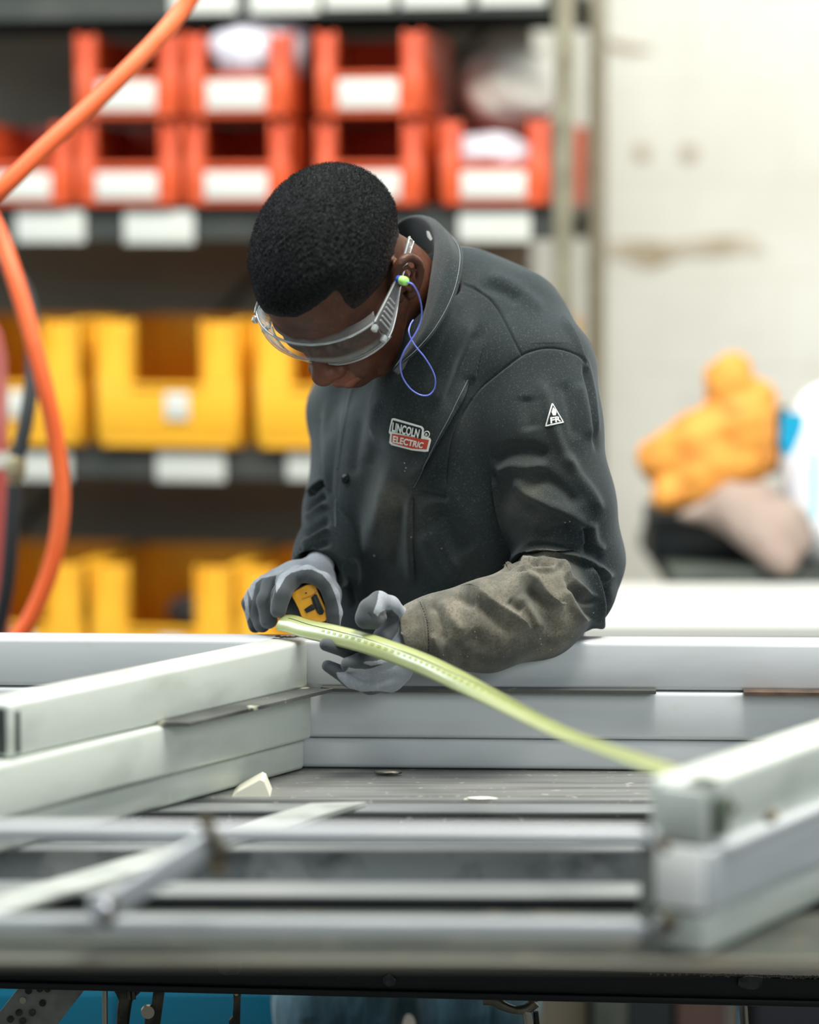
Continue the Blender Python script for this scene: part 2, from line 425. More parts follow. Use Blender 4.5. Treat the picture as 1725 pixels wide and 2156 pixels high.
# ================================================================== STORAGE BINS
def make_bin(name, w, d, h, mat, col_fr, lip_fr, label, cat, rim=.006):
    """stacking bin at the origin: x = width (centred), y = 0 at the mouth, z = 0 at the base; the mouth is a U of two side columns and a lip"""
    root = T(name, label, cat)
    t = .004; cw = w*col_fr; lz = h*lip_fr
    b = MB(); b.box((0, d/2, t/2), (w*.92, d, t)); b.box((0, d-t/2, h/2), (w, t, h), None, .001)
    for s in (-1, 1):
        b.box((s*(w/2-t/2), d/2+.004, h/2), (t, d-.008, h), None, .001)
        b.box((s*(w/2-rim/2), d/2, h-.004), (rim*1.6, d, .010), None, .003)
        # flared front column
        V = [(s*w/2, 0, lz), (s*(w/2-cw), 0, lz), (s*(w/2-cw*.9), .02, h-.004), (s*w/2, .02, h-.004), (s*w/2, .006, lz), (s*(w/2-cw), .006, lz), (s*(w/2-cw*.9), .026, h-.004), (s*w/2, .026, h-.004)]
        b.add(V, [(0, 1, 2, 3), (7, 6, 5, 4), (0, 4, 5, 1), (1, 5, 6, 2), (2, 6, 7, 3), (3, 7, 4, 0)])
        b.box((s*(w/2-cw), .013, (lz+h)/2), (.007, .026, h-lz), None, .002)
        b.box((s*(w/2-.004), .016, (lz+h)/2), (.008, .03, h-lz), None, .003)
    b.box((0, .005, lz/2+.004), (w*.985, .010, lz-.008), None, .003)
    b.box((0, .002, lz-.004), (w-2*cw, .014, .010), None, .003)
    b.box((0, .006, .006), (w*.9, .014, .012), None, .003)
    b.box((0, d+.004, h-.02), (w*.9, .01, .02), None, .002)
    b.out('bin_shell', mat, root)
    return root
def put_bin(root, px0, px1, pyb, dep=-.01, base=None):
    x0, z = SL(px0, pyb, dep); x1, _ = SL(px1, pyb, dep)
    zz = z if base is None else base
    root.location = Vector(SW((x0+x1)/2, dep, zz)); root.rotation_euler = (0, 0, SA)
    return root
def dup(root, **kw):
    r = root.copy(); COL.objects.link(r)
    for ch in list(root.children):
        c = ch.copy(); COL.objects.link(c); c.parent = r
    for k, v in kw.items(): r[k] = v
    return r
red_m = M('red_orange_plastic', srgb(208, 84, 42), .42, noise=(6, srgb(192, 68, 34), .4, .8))
yel_m = M('yellow_plastic', srgb(240, 178, 46), .42, noise=(5, srgb(228, 160, 32), .4, .8))
dark_m = M('dark_parts', srgb(52, 48, 46), .6, noise=(40, srgb(20, 20, 22), .4, .6))
bag_m = M('pale_plastic_bag', srgb(206, 204, 212), .35, noise=(12, srgb(160, 160, 168), .4, .7))
cream_m = M('paper_cream', srgb(216, 214, 200), .7)
def card(root, w, h, x, z, mat=card_m):
    MB().box((x, -.0035, z), (w, .002, h), None, .0008).out('bin_label', mat, root)
px2m = 1/1166.
RW, RH, RD = .196, .150, .30
RG = 'red storage bins on the upper shelf'
z_low = LV[1]+.001
red = []
proto = make_bin('red_storage_bin', RW, RD, RH, red_m, .17, .5, 'x', 'storage bin'); card(proto, .118, .048, .0, .035)
proto_u = make_bin('red_storage_bin', RW, RD, RH, red_m, .17, .5, 'x', 'storage bin'); card(proto_u, .11, .052, .0, .038)
lowx = [((-62+150)/2, 'red bin on the upper shelf, half cut off by the left photo edge'),
        (268, 'lower red bin of the leftmost two-high stack, dark inside'),
        (498, 'lower red bin of the middle stack, left of the worker\'s head'),
        (776, 'red bin just above the worker\'s head, lower of its stack'),
        (1040, 'red bin with pale plastic bags inside, beside the galvanised shelf post')]
zb_low = z_low
for i, (cx, lb) in enumerate(lowx):
    r = proto if i == 0 else dup(proto)
    tag(r, lb, 'storage bin', RG)
    x, _ = SL(cx, 425, -.02); r.location = Vector(SW(x, -.02, zb_low)); r.rotation_euler = (0, 0, SA); red.append(r)
zb_up = zb_low+RH+.010
for i, (cx, lb) in enumerate([(268, 'upper red bin of the leftmost two-high stack, empty and crossed by the orange hose'),
                              (498, 'upper red bin with a grey-white bag sticking out of it'),
                              (776, 'upper red bin right of centre, white label, its side panel in view')]):
    r = proto_u if i == 0 else dup(proto_u)
    tag(r, lb, 'storage bin', RG)
    x, _ = SL(cx, 240, -.02); r.location = Vector(SW(x, -.02, zb_up)); r.rotation_euler = (0, 0, SA)
r = dup(proto); tag(r, 'short red bin at the rear right corner of the upper shelf, seen past the post', 'storage bin', RG)
r.location = Vector(SW(-.104, .285, zb_low)); r.rotation_euler = (0, 0, SA); r.scale = (1, .55, 1)
YW, YH, YD = .272, .232, .38
proto_y = make_bin('yellow_storage_bin', YW, YD, YH, yel_m, .25, .5, 'x', 'storage bin', .008); card(proto_y, .045, .05, .02, .075)
YG = 'yellow storage bins on the lower shelves'
first = True
zy = LV[2]+.001
for cx, lb in ((20, 'yellow bin on the middle shelf, cut off by the left photo edge'),
               (352, 'widest-seen yellow bin on the middle shelf, left of the worker'),
               (690, 'yellow bin on the middle shelf, half hidden behind the worker\'s shoulder'),
               (1040, 'yellow bin on the middle shelf, only a sliver right of the worker')):
    r = proto_y if first else dup(proto_y); first = False
    tag(r, lb, 'storage bin', YG); x, _ = SL(cx, 940, -.02); x = min(x, -.141); r.location = Vector(SW(x, -.02, zy)); r.rotation_euler = (0, 0, SA)
z3 = LV[3]+.001
for cx, lb in ((28, 'yellow bin on the lowest visible shelf, behind the orange hose'),
               (340, 'yellow bin on the lowest visible shelf holding black parts'),
               (650, 'yellow bin on the lowest visible shelf, behind the gloved hand with the tape')):
    r = dup(proto_y); tag(r, lb, 'storage bin', YG); x, _ = SL(cx, 1400, -.02); r.location = Vector(SW(x, -.02, z3)); r.rotation_euler = (0, 0, SA)

# contents of the bins
def lump(name, c, r, mat, seed=0, amp=.18, sq=(1, 1, 1), n=5, R=None):
    bm = bmesh.new(); bmesh.ops.create_icosphere(bm, subdivisions=n, radius=1)
    rg = np.random.default_rng(seed); K = rg.normal(size=(14, 3))*2.2; ph = rg.uniform(0, 6.28, 14); am = rg.uniform(.3, 1, 14)/np.linalg.norm(K, axis=1)
    V = np.array([v.co[:] for v in bm.verts]); d = 1+amp*(np.abs(np.sin(V@K.T+ph))*am).sum(1)-amp*1.2
    V = V*d[:, None]*np.array(sq)*r
    if R is not None: V = V@np.array(R).T
    Fc = [[v.index for v in f.verts] for f in bm.faces]; bm.free()
    return MB().add(V+np.array(c), Fc, True).out(name, mat)
x, z = SL(535, 105, .03)
tag(lump('plastic_bag', SW(x, .06, z-.005), .075, bag_m, 3, .25, (1.0, .75, .75)), 'grey-white plastic bag stuffed into the upper red bin', 'bag')
x, z = SL(1025, 345, .03)
tag(lump('plastic_bag', SW(x, .08, z+.012), .05, bag_m, 5, .3, (1.3, .8, .7)), 'crumpled pale bag lying inside the red bin beside the post', 'bag')
x, z = SL(1060, 180, .12)
tag(lump('plastic_bag', SW(x, .2, zb_low+RH+.062), .085, M('dull_grey_bag', srgb(205, 203, 192), .5, noise=(9, srgb(228, 230, 222), .4, .7)), 8, .2, (1.05, .9, .85)), 'large dull grey bag lying on top of the right-hand red bin', 'bag')
x, z = SL(420, 1290, .05)
tag(lump('black_part', SW(x, .12, z3+.13), .055, dark_m, 9, .35, (1.1, .9, .6)), 'black hardware lying in the lower yellow bin', 'hardware')
x, z = SL(560, 640, .2)

# ================================================================== TEAL CABINET, DARK RACK UNDER THE SHELVES
def wbox(name, px0, px1, z0, z1, Y0, Y1, mat, label, cat, kind=None):
    x0 = P(px0, 1500, Y0)[0]; x1 = P(px1, 1500, Y0)[0]
    o = MB().box(((x0+x1)/2, (Y0+Y1)/2, (z0+z1)/2), (x1-x0, Y1-Y0, z1-z0), None, .004).out(name, mat)
    return tag(o, label, cat, None, kind)
cab = T('tool_cabinet', 'teal blue steel cabinet standing low behind the worker\'s legs', 'cabinet', (P(260, 1500, 4.15)[0], 4.3, 0))
x0 = P(-160, 1500, 4.1)[0]; x1 = P(640, 1500, 4.1)[0]
MB().box(((x0+x1)/2, 4.27, .22), (x1-x0, .3, .40), None, .006).out('cabinet_body', M('teal_enamel', srgb(0, 84, 108), .4), cab)
for i in range(2): MB().box(((x0+x1)/2+(i-.5)*(x1-x0)/2, 4.115, .22), ((x1-x0)/2-.01, .012, .36), None, .002).out('cabinet_door', M('teal_enamel_door', srgb(0, 86, 111), .35), cab)
MB().box(((x0+x1)/2, 4.27, .01), (x1-x0-.06, .26, .02)).out('plinth', dark_m, cab)

# ================================================================== SIDE BENCH ON THE RIGHT WITH THINGS ON IT
BZ = .90
bench = T('side_bench', 'long bench with white sheet top and dark back ledge along the wall on the right', 'workbench', (.8, 4.7, 0))
bw_m = M('white_bench_top', srgb(200, 202, 196), .5, noise=(5, srgb(180, 183, 178), .45, .75))
bd_m = M('dark_bench_steel', srgb(78, 84, 76), .5, noise=(10, srgb(50, 56, 52), .4, .7))
xa = P(1215, 1330, 4.36)[0]; xb = P(1300, 1240, 4.86)[0]; BH = P(1500, 1238, 4.9)[2]
Vt = [(xa, 4.36, BZ), (2.2, 4.36, BZ), (2.2, 4.9, BZ), (xb, 4.9, BZ)]
MB().prism([np.array(p)-np.array((0, 0, .02)) for p in Vt], (0, 0, .02)).out('bench_top', bw_m, bench)
MB().prism([np.array(p)-np.array((0, 0, .075)) for p in Vt], (0, 0, .05)).out('bench_apron', bd_m, bench)
LZ = P(1500, 1200, 4.95)[2]
MB().box(((xb+.1+2.2)/2, 5.3, LZ-.02), (2.2-xb-.1, .72, .04), None, .004).out('back_ledge', bd_m, bench)
for x in (xa+.06, 2.1):
    for y in (4.44, 4.8): MB().box((x, y, (BZ-.07)/2), (.05, .05, BZ-.07), None, .003).out('leg', bd_m, bench)
for x in (xb+.2, 2.1): MB().box((x, 5.6, (LZ-.04)/2), (.05, .05, LZ-.04), None, .003).out('leg', bd_m, bench)

# black open tool box
bk = T('tool_box', 'black open tool box on the back ledge of the side bench', 'tool box', P(1510, 1190, 5.2)*np.array((1, 1, 0))+np.array((0, 0, LZ)))
bk_m = M('black_box_plastic', srgb(20, 27, 30), .4)
x0 = P(1383, 1190, 5.1)[0]; x1 = P(1665, 1190, 5.1)[0]; hz = P(1500, 1085, 5.1)[2]-LZ
b = MB()
b.box(((x0+x1)/2, 5.1, LZ+hz/2), (x1-x0, .008, hz), None, .003).box(((x0+x1)/2, 5.34, LZ+hz/2), (x1-x0, .008, hz), None, .003)
b.box((x0, 5.22, LZ+hz/2), (.008, .24, hz), None, .003).box((x1, 5.22, LZ+hz/2), (.008, .24, hz), None, .003).box(((x0+x1)/2, 5.22, LZ+.004), (x1-x0, .24, .008))
b.out('box_shell', bk_m, bk)
MB().box(((x0+x1)/2, 5.094, LZ+hz-.008), (x1-x0+.012, .014, .016), None, .003).out('box_rim', bk_m, bk)

def blob_thing(name, label, cat, prims, mat, k=.02, h=.006, sm=3, wrinkle=None, parent=None, wr=.0):
    lo = np.min([p.lo for p in prims], 0)-.02; hi = np.max([p.hi for p in prims], 0)+.02
    fd = Field(lo, hi, h)
    for p in prims: fd.add(p, k)
    V, Fq = fd.mesh(sm)
    if wr > 0:
        rg = np.random.default_rng(int(abs(V[0, 0])*1e4) % 999); N = normals(V, Fq); s = np.zeros(len(V))
        for _ in range(10):
            kk = rg.normal(size=3)*38; s += np.abs(np.sin(V@kk+rg.uniform(0, 6)))-.6
        V = V+N*(s*wr)[:, None]
    o = me_obj(name, V, Fq, mat, parent, True)
    if parent is None: tag(o, label, cat)
    return o
# big yellow-orange leather work glove standing on its cuff
D = 5.08
def q(px, py, dd=0): return P(px, py, D+dd)
org_m = M('yellow_orange_leather', srgb(222, 150, 56), .7, sheen=.1, noise=(18, srgb(180, 106, 26), .45, .75), bump=(90, .4, .004))
s = D/F
blob_thing('work_gloves', 'pair of fluffy yellow-orange leather gloves piled on the black tool box', 'gloves', [
    cap(q(1395, 960), q(1480, 930), 46*s, 62*s), cap(q(1480, 930), q(1560, 900), 66*s, 70*s), cap(q(1480, 1000, -.02), q(1570, 960), 62*s, 62*s),
    cap(q(1400, 1045, -.03), q(1470, 1030), 32*s, 46*s), cap(q(1370, 965), q(1380, 985), 26*s, 30*s), cap(q(1480, 1030, -.03), q(1520, 1020), 38*s, 30*s),
    cap(q(1555, 870), q(1535, 800), 60*s, 46*s), cap(q(1535, 800), q(1548, 775), 42*s, 30*s), cap(q(1575, 860), q(1605, 835), 46*s, 34*s), cap(q(1590, 900), q(1600, 960), 34*s, 22*s),
    cap(q(1510, 790), q(1520, 850), 18*s, 28*s)], org_m, .022, .006, 3, wr=.0016)
tan_m = M('tan_suede', srgb(154, 136, 124), .8, sheen=.1, noise=(14, srgb(128, 108, 98), .45, .75), bump=(110, .4, .003))
blob_thing('suede_glove', 'tan suede glove drooping over the front of the black tool box', 'glove', [
    cap(q(1440, 1085, -.05), q(1540, 1070, -.05), 12*s, 44*s), cap(q(1540, 1070, -.06), q(1620, 1110, -.1), 52*s, 62*s), cap(q(1600, 1050, -.05), q(1660, 1120, -.1), 36*s, 50*s),
    cap(q(1620, 1120, -.12), q(1655, 1180, -.17), 44*s, 30*s), cap(q(1660, 1110, -.1), q(1690, 1150, -.14), 36*s, 18*s), cap(q(1580, 1120, -.1), q(1625, 1170, -.16), 34*s, 22*s)], tan_m, .025, .006, 3, wr=.001)
# white sack with a blue print
sk = T('white_sack', 'tall white plastic sack with a bright blue print, cut off by the right photo edge', 'sack', (P(1760, 1190, 5.05)[0], 5.0, LZ))
sack_m = M('white_woven_sack', srgb(238, 242, 248), .4, noise=(10, srgb(214, 222, 230), .5, .8))
blob_thing('sack_body', '', '', [ell(q(1760, 1010, -.02), (112*s, .10, 195*s)), ell(q(1775, 1110, -.02), (112*s, .115, 100*s)), ell(q(1745, 880, -.02), (70*s, .06, 66*s))], sack_m, .03, .008, 3, parent=sk, wr=.0008)
blue_m = M('blue_print', srgb(0, 150, 190), .4)
b = MB(); pts = [(1648, 868), (1694, 872), (1692, 900), (1672, 950), (1655, 966), (1644, 930)]
b.prism([P(x, y, 4.93) for x, y in pts], (0, .012, 0)); b.out('blue_print_panel', blue_m, sk)
MB().prism([P(x, y, 4.905) for x, y in [(1710, 950), (1725, 950), (1725, 1090), (1708, 1095)]], (0, .01, 0)).out('pale_print_panel', M('pale_cyan_print', srgb(150, 205, 215), .4), sk)
tag(MB().prism([P(x, y, 5.16) for x, y in [(1600, 1000), (1640, 1000), (1662, 860), (1640, 860)]], (0, .04, 0)).out('dark_strap', bk_m), 'dark strap standing between the orange gloves and the white sack', 'strap')

# ================================================================== HOSES ON THE LEFT
or_m = M('orange_rubber_hose', srgb(228, 98, 46), .45, noise=(9, srgb(240, 128, 78), .5, .8))
b = MB(); b.tube([P(440, -80, 4.0), P(398, 0, 4.0), P(330, 85, 3.98), P(215, 200, 3.95), P(100, 305, 3.92), P(0, 400, 3.9), P(-90, 470, 3.9)], .0125, 16)
tag(b.out('air_hose', or_m), 'orange air hose slanting down to the left across the red bins', 'hose')
b = MB(); b.tube([P(-60, 400, 4.25), P(-8, 480, 4.25), P(42, 620, 4.22), P(88, 790, 4.2), P(118, 930, 4.2), P(129, 1060, 4.2), P(112, 1180, 4.2), P(70, 1290, 4.2), P(25, 1360, 4.2), P(-30, 1440, 4.2)], .0128, 16)
tag(b.out('air_hose', or_m), 'orange air hose hanging in a long bow at the left photo edge', 'hose')
bk2 = M('black_rubber', srgb(44, 48, 50), .5)
gh = T('gas_hose', 'black hose with brass coupling hanging beside the red cylinder at the left edge', 'hose', P(40, 1000, 4.35))
MB().tube([P(-40, 540, 4.4), P(20, 565, 4.4), P(62, 640, 4.4), P(70, 760, 4.38), P(58, 870, 4.36), P(36, 970, 4.35)], .0115, 14).out('upper_hose', bk2, gh)
MB().lathe(P(36, 960, 4.35), P(30, 1035, 4.35)-P(36, 960, 4.35), [(0, .012), (.01, .016), (.03, .016), (.032, .011), (.05, .011), (.055, .009)], 6).out('brass_coupling', M('brass', srgb(190, 176, 140), .35, .8), gh)
MB().tube([P(31, 1020, 4.35), P(24, 1130, 4.35), P(14, 1240, 4.36), P(-10, 1350, 4.38)], .0115, 14).out('lower_hose', bk2, gh)
rc = T('gas_cylinder', 'faded red gas cylinder with a white band, mostly cut off at the left edge', 'gas cylinder', (P(-60, 1000, 4.5)[0], 4.5, 0))
c0 = P(-64, 1000, 4.5)[0]
MB().lathe((c0, 4.5, 0), (0, 0, 1), [(0, .055), (.01, .06), (1.30, .06), (1.34, .052), (1.37, .035), (1.39, .015)], 28).out('cylinder_body', M('faded_red_paint', srgb(176, 76, 72), .5, noise=(7, srgb(196, 120, 116), .45, .75)), rc)
zb = P(0, 966, 4.5)[2]
MB().lathe((c0, 4.5, zb-.012), (0, 0, 1), [(0, .0615), (.024, .0615)], 28).out('white_band', card_m, rc)

# ================================================================== WELDING TABLE
TZ = .85
def YatZ(py, z): return PZ(862, py, z)[1]
tbl = T('welding_table', 'slatted steel welding table with dark rails, the grey frame lies on it', 'table', (0, 3.1, 0))
worn_m = M('worn_steel_plank', srgb(132, 134, 130), .5, .3, noise=[((4, 60, 60), srgb(92, 95, 93), .42, .75), (60, srgb(190, 190, 182), .62, .75)], bump=((8, 120, 120), .3, .002))
bright_m = M('scuffed_bright_steel', srgb(168, 172, 172), .35, .6, noise=((3, 30, 30), srgb(120, 124, 124), .45, .75))
dirty_m = M('dirty_steel', srgb(58, 63, 55), .75, .0, noise=[((5, 14, 5), srgb(34, 40, 34), .45, .66), (22, srgb(90, 84, 74), .55, .8)])
black_m = M('blackened_steel', srgb(17, 24, 26), .45, .2, noise=[(12, srgb(30, 34, 34), .5, .75), (90, srgb(60, 62, 58), .70, .8)], bump=(80, .35, .002))
def slat(name, y0, y1, mat, h=.012, x0=-1.1, x1=1.25, z=TZ, bev=.004, sl=-.012):
    yc = (y0+y1)/2
    R = rotz(sl)
    return MB().box(((x0+x1)/2, yc, z-h/2), (x1-x0, y1-y0, h), R, bev).out(name, mat, tbl)
Ya, Yb = YatZ(1681, TZ), 3.56
slat('plank', Ya, Yb, worn_m, .03, bev=.006)
slat('slat', YatZ(1707, TZ), YatZ(1691, TZ), bright_m, .005)
slat('slat', YatZ(1790, TZ), YatZ(1779, TZ), bright_m, .003)
slat('slat', YatZ(1886, TZ), YatZ(1856, TZ), bright_m, .003)
slat('slat', YatZ(2024, TZ), YatZ(1918, TZ), dirty_m, .006)
# the lipped front edge of the near slat
slat('front_lip', YatZ(2026, TZ), YatZ(2019, TZ), M('scraped_edge_steel', srgb(104, 102, 90), .7, .0, noise=(12, srgb(112, 92, 70), .5, .7)), .008, z=TZ+.0012, bev=.002)
# inner web plates seen between the slats
web_m = M('smudged_steel_web', srgb(140, 148, 150), .4, .2, noise=[((5, 20, 3), srgb(186, 190, 188), .5, .75), (16, srgb(84, 92, 94), .5, .7)])
yw = YatZ(1777, TZ)
MB().box((.05, yw+.018, TZ-.030), (2.3, .006, .052), rotz(-.012)).out('web_plate', web_m, tbl)
MB().box((.05, 3.35, .702), (2.3, .31, .004), rotz(-.012)).out('gap_dark_sheet', black_m, tbl)  # dark sheet added so the gaps between the slats look black
MB().box((.05, 3.50, .765), (2.3, .004, .125), rotz(-.012)).out('gap_dark_back', black_m, tbl)  # added upright sheet, keeps the view through the gaps dark
MB().box((.05, YatZ(1886, TZ)-.004, TZ-.012), (2.3, .004, .02), rotz(-.012)).out('web_plate', black_m, tbl)
# cross bearers under the slats
for x in (-.72, .62): MB().box((x, 3.15, TZ-.045), (.05, .8, .04), rotz(-.012), .004).out('cross_bearer', black_m, tbl)
for x in (-1.0, 1.15):
    for y in (2.75, 3.46): MB().box((x, y, TZ/2-.035), (.06, .06, TZ-.07), None, .004).out('leg', black_m, tbl)
# lower rail in black angle iron, with a weld seam and chipped paint
RY = 3.40
rl = P(0, 2022, RY); rr_ = P(1725, 2062, RY+.0); rb = P(0, 2066, RY); tilt = math.atan2(rr_[2]-rl[2], rr_[0]-rl[0])
c = (P(862, 2036, RY)+P(862, 2102, RY))/2
Rr = Matrix.Rotation(-tilt, 3, 'Y')
hh = np.linalg.norm(P(862, 2034, RY)-P(862, 2100, RY))
MB().box(c+np.array((0, .003, 0)), (2.3, .006, hh), Rr, .001).box(c+np.array((0, .03, hh/2-.002)), (2.3, .06, .005), Rr, .001).box(c+np.array((0, -.002, -hh/2+.006)), (2.3, .01, .009), Rr, .003).out('lower_rail', black_m, tbl)
bead_m = M('weld_bead', srgb(120, 118, 108), .35, .7, noise=(50, srgb(70, 50, 40), .5, .7))
b = MB()
for i in range(70):
    px = 1380+i*5.2; 
    if i < 22 and i % 3: continue
    pos = c+np.array(Rr@Vector(((px-862)/F*RY, -.001, hh/2-.001+random.uniform(-.001, .001))))
    b.lathe(pos-np.array((.002, 0, 0)), (1, random.uniform(-.3, .3), random.uniform(-.3, .3)), [(0, .0006), (.0012, .0018), (.003, .0016), (.004, .0005)], 8)
b.out('weld_seam', bead_m, tbl)
chip_m = M('bare_chipped_steel', srgb(70, 76, 76), .5, .3, noise=(90, srgb(50, 54, 54), .4, .6))
for pts in ([(458, 2030), (508, 2028), (509, 2042), (502, 2051), (478, 2054), (460, 2048)], [(1556, 2060), (1580, 2055), (1607, 2058), (1604, 2076), (1590, 2084), (1566, 2082), (1554, 2074)], [(806, 2058), (820, 2050), (834, 2062), (832, 2074), (818, 2078), (808, 2070)]):
    MB().prism([P(x, y, RY-.0065) for x, y in pts], (0, .003, 0)).out('paint_chip', chip_m, tbl)

# ================================================================== GREY STEEL FRAME ON THE TABLE
grey_m = M('grey_primer_paint', srgb(196, 200, 202), .38, .1, noise=[((6, 6, 30), srgb(182, 186, 187), .45, .8), (45, srgb(192, 194, 190), .66, .78)], bump=((30, 30, 90), .06, .001))
gree_m = M('milky_grey_green_steel', srgb(202, 208, 200), .35, .1, noise=[((8, 8, 20), srgb(176, 183, 172), .5, .78), (60, srgb(205, 208, 202), .66, .76)], bump=((30, 30, 90), .08, .001))
dk_m = M('dark_gap_paint', srgb(40, 46, 46), .6)
fr = T('welded_steel_frame', 'pale grey welded frame of square tubes lying on the table, worker leans over it', 'steel frame', (0, 3.0, TZ))
Z0, Z1, Z2, Z3 = TZ+.001, TZ+.038, TZ+.098, PZ(900, 1346, 1)[2]*0+1.008
C = PZ(655, 1620, TZ); C = np.array((C[0], C[1], 0))
dfar = np.array((1, -.045, 0)); dfar /= np.linalg.norm(dfar); nfar = np.array((-dfar[1], dfar[0], 0))
dl = np.array((.535, .845, 0)); dl /= np.linalg.norm(dl); nl = np.array((dl[1], -dl[0], 0))     # nl points at the viewer's right
def rail(name, p, d, n, L0, L1, z0, z1, off, wd, mat, bev=.006, parent=fr):
    """tube running along d from L0 to L1, outer face offset by off along n, width wd away from n"""
    a = p+d*((L0+L1)/2)+n*(off-wd/2); R = np.array((d, np.cross((0, 0, 1), d), (0, 0, 1))).T
    return MB().box((a[0], a[1], (z0+z1)/2), (L1-L0, wd, z1-z0), Matrix(R.tolist()), bev, 3).out(name, mat, parent)
nf = -nfar   # towards the camera
rail('bottom_rail', C, dfar, nf, -.55, 1.0, Z0, Z1, -.004, .05, grey_m)
rail('middle_rail', C, dfar, nf, -.55, 1.0, Z1+.001, Z2, .001, .052, grey_m)
rail('top_rail', C, dfar, nf, -.62, 1.0, Z2+.001, Z3, .0, .052, grey_m)
rail('bottom_rail', C, dl, nl, -1.25, -.006, Z0, Z1, -.004, .05, gree_m)
rail('middle_rail', C, dl, nl, -1.25, -.006, Z1+.001, Z2, .007, .058, gree_m)
# left top tube: hollow, its sawn end shows at the left photo edge
Lend = -.557
rail('top_rail', C, dl, nl, Lend, -.004, Z2+.001, Z3, .0, .052, gree_m)
# right beam, parallel to the left one, its near end faces the camera
Cr = PZ(1487, 2016, TZ); Cr = np.array((Cr[0], Cr[1], 0))
rail('bottom_rail', Cr, dl, nl, 0, .98, Z0, Z1, .0, .05, gree_m)
rail('middle_rail', Cr, dl, nl, 0, .98, Z1+.001, Z2, .005, .055, grey_m)
rail('top_rail', Cr, dl, nl, 0, .98, Z2+.001, Z3, -.003, .056, gree_m)
rail('side_angle', Cr, dl, nl, .02, .98, Z2-.008, Z2+.003, .012, .03, grey_m, .003)
# white plastic cap on the end of the middle tube, end plate, painted shadow under the tape hook
end = Cr-nl*.026
Re = Matrix(np.array((dl, np.cross((0, 0, 1), dl), (0, 0, 1))).T.tolist())
MB().box((end[0]-dl[0]*.003, end[1]-dl[1]*.003, (Z1+Z2)/2+.003), (.007, .05, Z2-Z1-.002), Re, .004).out('end_cap', M('white_plastic_cap', srgb(246, 247, 242), .35), fr)
cc_ = Cr-nl*.024-dl*.002
MB().box((cc_[0], cc_[1], (Z2+Z3)/2), (.006, .046, Z3-Z2-.012), Re, .003).out('end_plate', gree_m, fr)
cc_ = Cr-nl*.058-dl*.004
MB().box((cc_[0], cc_[1], (Z0+Z3)/2-.02), (.01, .012, Z3-Z0-.05), Re, .002).out('corner_plate', M('dull_end_steel', srgb(120, 124, 118), .5, .3), fr)
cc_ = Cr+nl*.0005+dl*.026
MB().box((cc_[0], cc_[1], (Z2+Z3)/2-.004), (.030, .003, .036), Re, .001).out('shadow_patch', M('notch_shadow_olive', srgb(84, 96, 78), .6, noise=(60, srgb(52, 60, 54), .45, .65)), fr)  # notch and the tape hook's shadow, drawn as a dark plate
cc_ = Cr-nl*.010+dl*.012
MB().box((cc_[0], cc_[1], Z3+.0006), (.024, .022, .0016), Re, .0005).out('shadow_patch', M('hook_shadow_dark', srgb(60, 66, 56), .6), fr)  # shadow of the tape hook, laid on as a dark plate
# near side: two slim square bars and a diagonal brace, welded to the right beam
yn = Cr[1]
def hbar(name, pyl, pyr, Y, r, px0=-200, px1=1392):
    a, b_ = P(px0, pyl, Y+.02), P(px1, pyr, Y)
    d = b_-a; L = np.linalg.norm(d); d /= L; up = np.array((0, 0, 1.)); s_ = np.cross(up, d); s_ /= np.linalg.norm(s_); up = np.cross(d, s_)
    return MB().box((a+b_)/2, (L, 2*r, 2*r), Matrix(np.array((d, s_, up)).T.tolist()), .005, 3).out(name, grey_m, fr)
hbar('cross_bar', 1750, 1762, 2.58, .0090)
hbar('cross_bar', 1946, 1955, 2.58, .0086)
a, b_ = P(452, 1768, 2.565), P(222, 1915, 2.565)
d = b_-a; L = np.linalg.norm(d); d /= L; s_ = np.array((0, 1., 0)); up = np.cross(d, s_)
MB().box((a+b_)/2, (L, .018, .022), Matrix(np.array((d, s_, up)).T.tolist()), .004, 3).out('diagonal_brace', grey_m, fr)
wb_m = M('burnt_weld', srgb(74, 68, 54), .5, .5, noise=(60, srgb(150, 130, 90), .5, .7))
def welds(pts, Y, r=.007, nm='weld_bead'):
    b = MB()
    for i, (x, y) in enumerate(pts):
        p = P(x, y, Y); b.lathe(p-np.array((0, 0, r)), (random.uniform(-.3, .3), random.uniform(-.3, .3), 1), [(0, r*.3), (r*.5, r*.9), (r, r), (r*1.5, r*.8), (2*r, r*.25)], 10)
    b.out(nm, wb_m, fr)
welds([(440, 1742), (448, 1764), (455, 1786), (462, 1803), (436, 1728), (470, 1790), (465, 1832), (455, 1815)], 2.55, .0068)
welds([(200, 1906), (208, 1922), (224, 1938), (236, 1924), (238, 1900), (215, 1935), (196, 1918)], 2.55, .0056)
MB().lathe(P(210, 1912, 2.545), (0, -1, .2), [(0, .010), (.004, .011), (.008, .009), (.010, .004)], 20).out('bolt_head', M('bright_bolt', srgb(206, 208, 212), .25, .7), fr)
welds([(1392, 1775), (1400, 1768), (1398, 1786)], 2.555, .0045)
welds([(1402, 1935), (1408, 1950), (1400, 1962), (1412, 1944)], 2.555, .0058)
welds([(1508, 1668), (1516, 1690), (1512, 1710), (1520, 1730), (1540, 1700)], 2.60, .007)
welds([(1620, 1722), (1630, 1716)], 2.655, .005)
# welded corner stiffener and slot of the left end
e = C+dl*Lend+nl*0
MB().box((*(e-nl*.026-dl*.002)[:2], (Z2+Z3)/2), (.004, .042, Z3-Z2-.012), Re, .001).out('tube_mouth', dk_m, fr)
MB().box((*(e+nl*.0005+dl*.012)[:2], (Z2+Z3)/2-.002), (.006, .003, .044), Re, .0005).out('saw_cut', dk_m, fr)
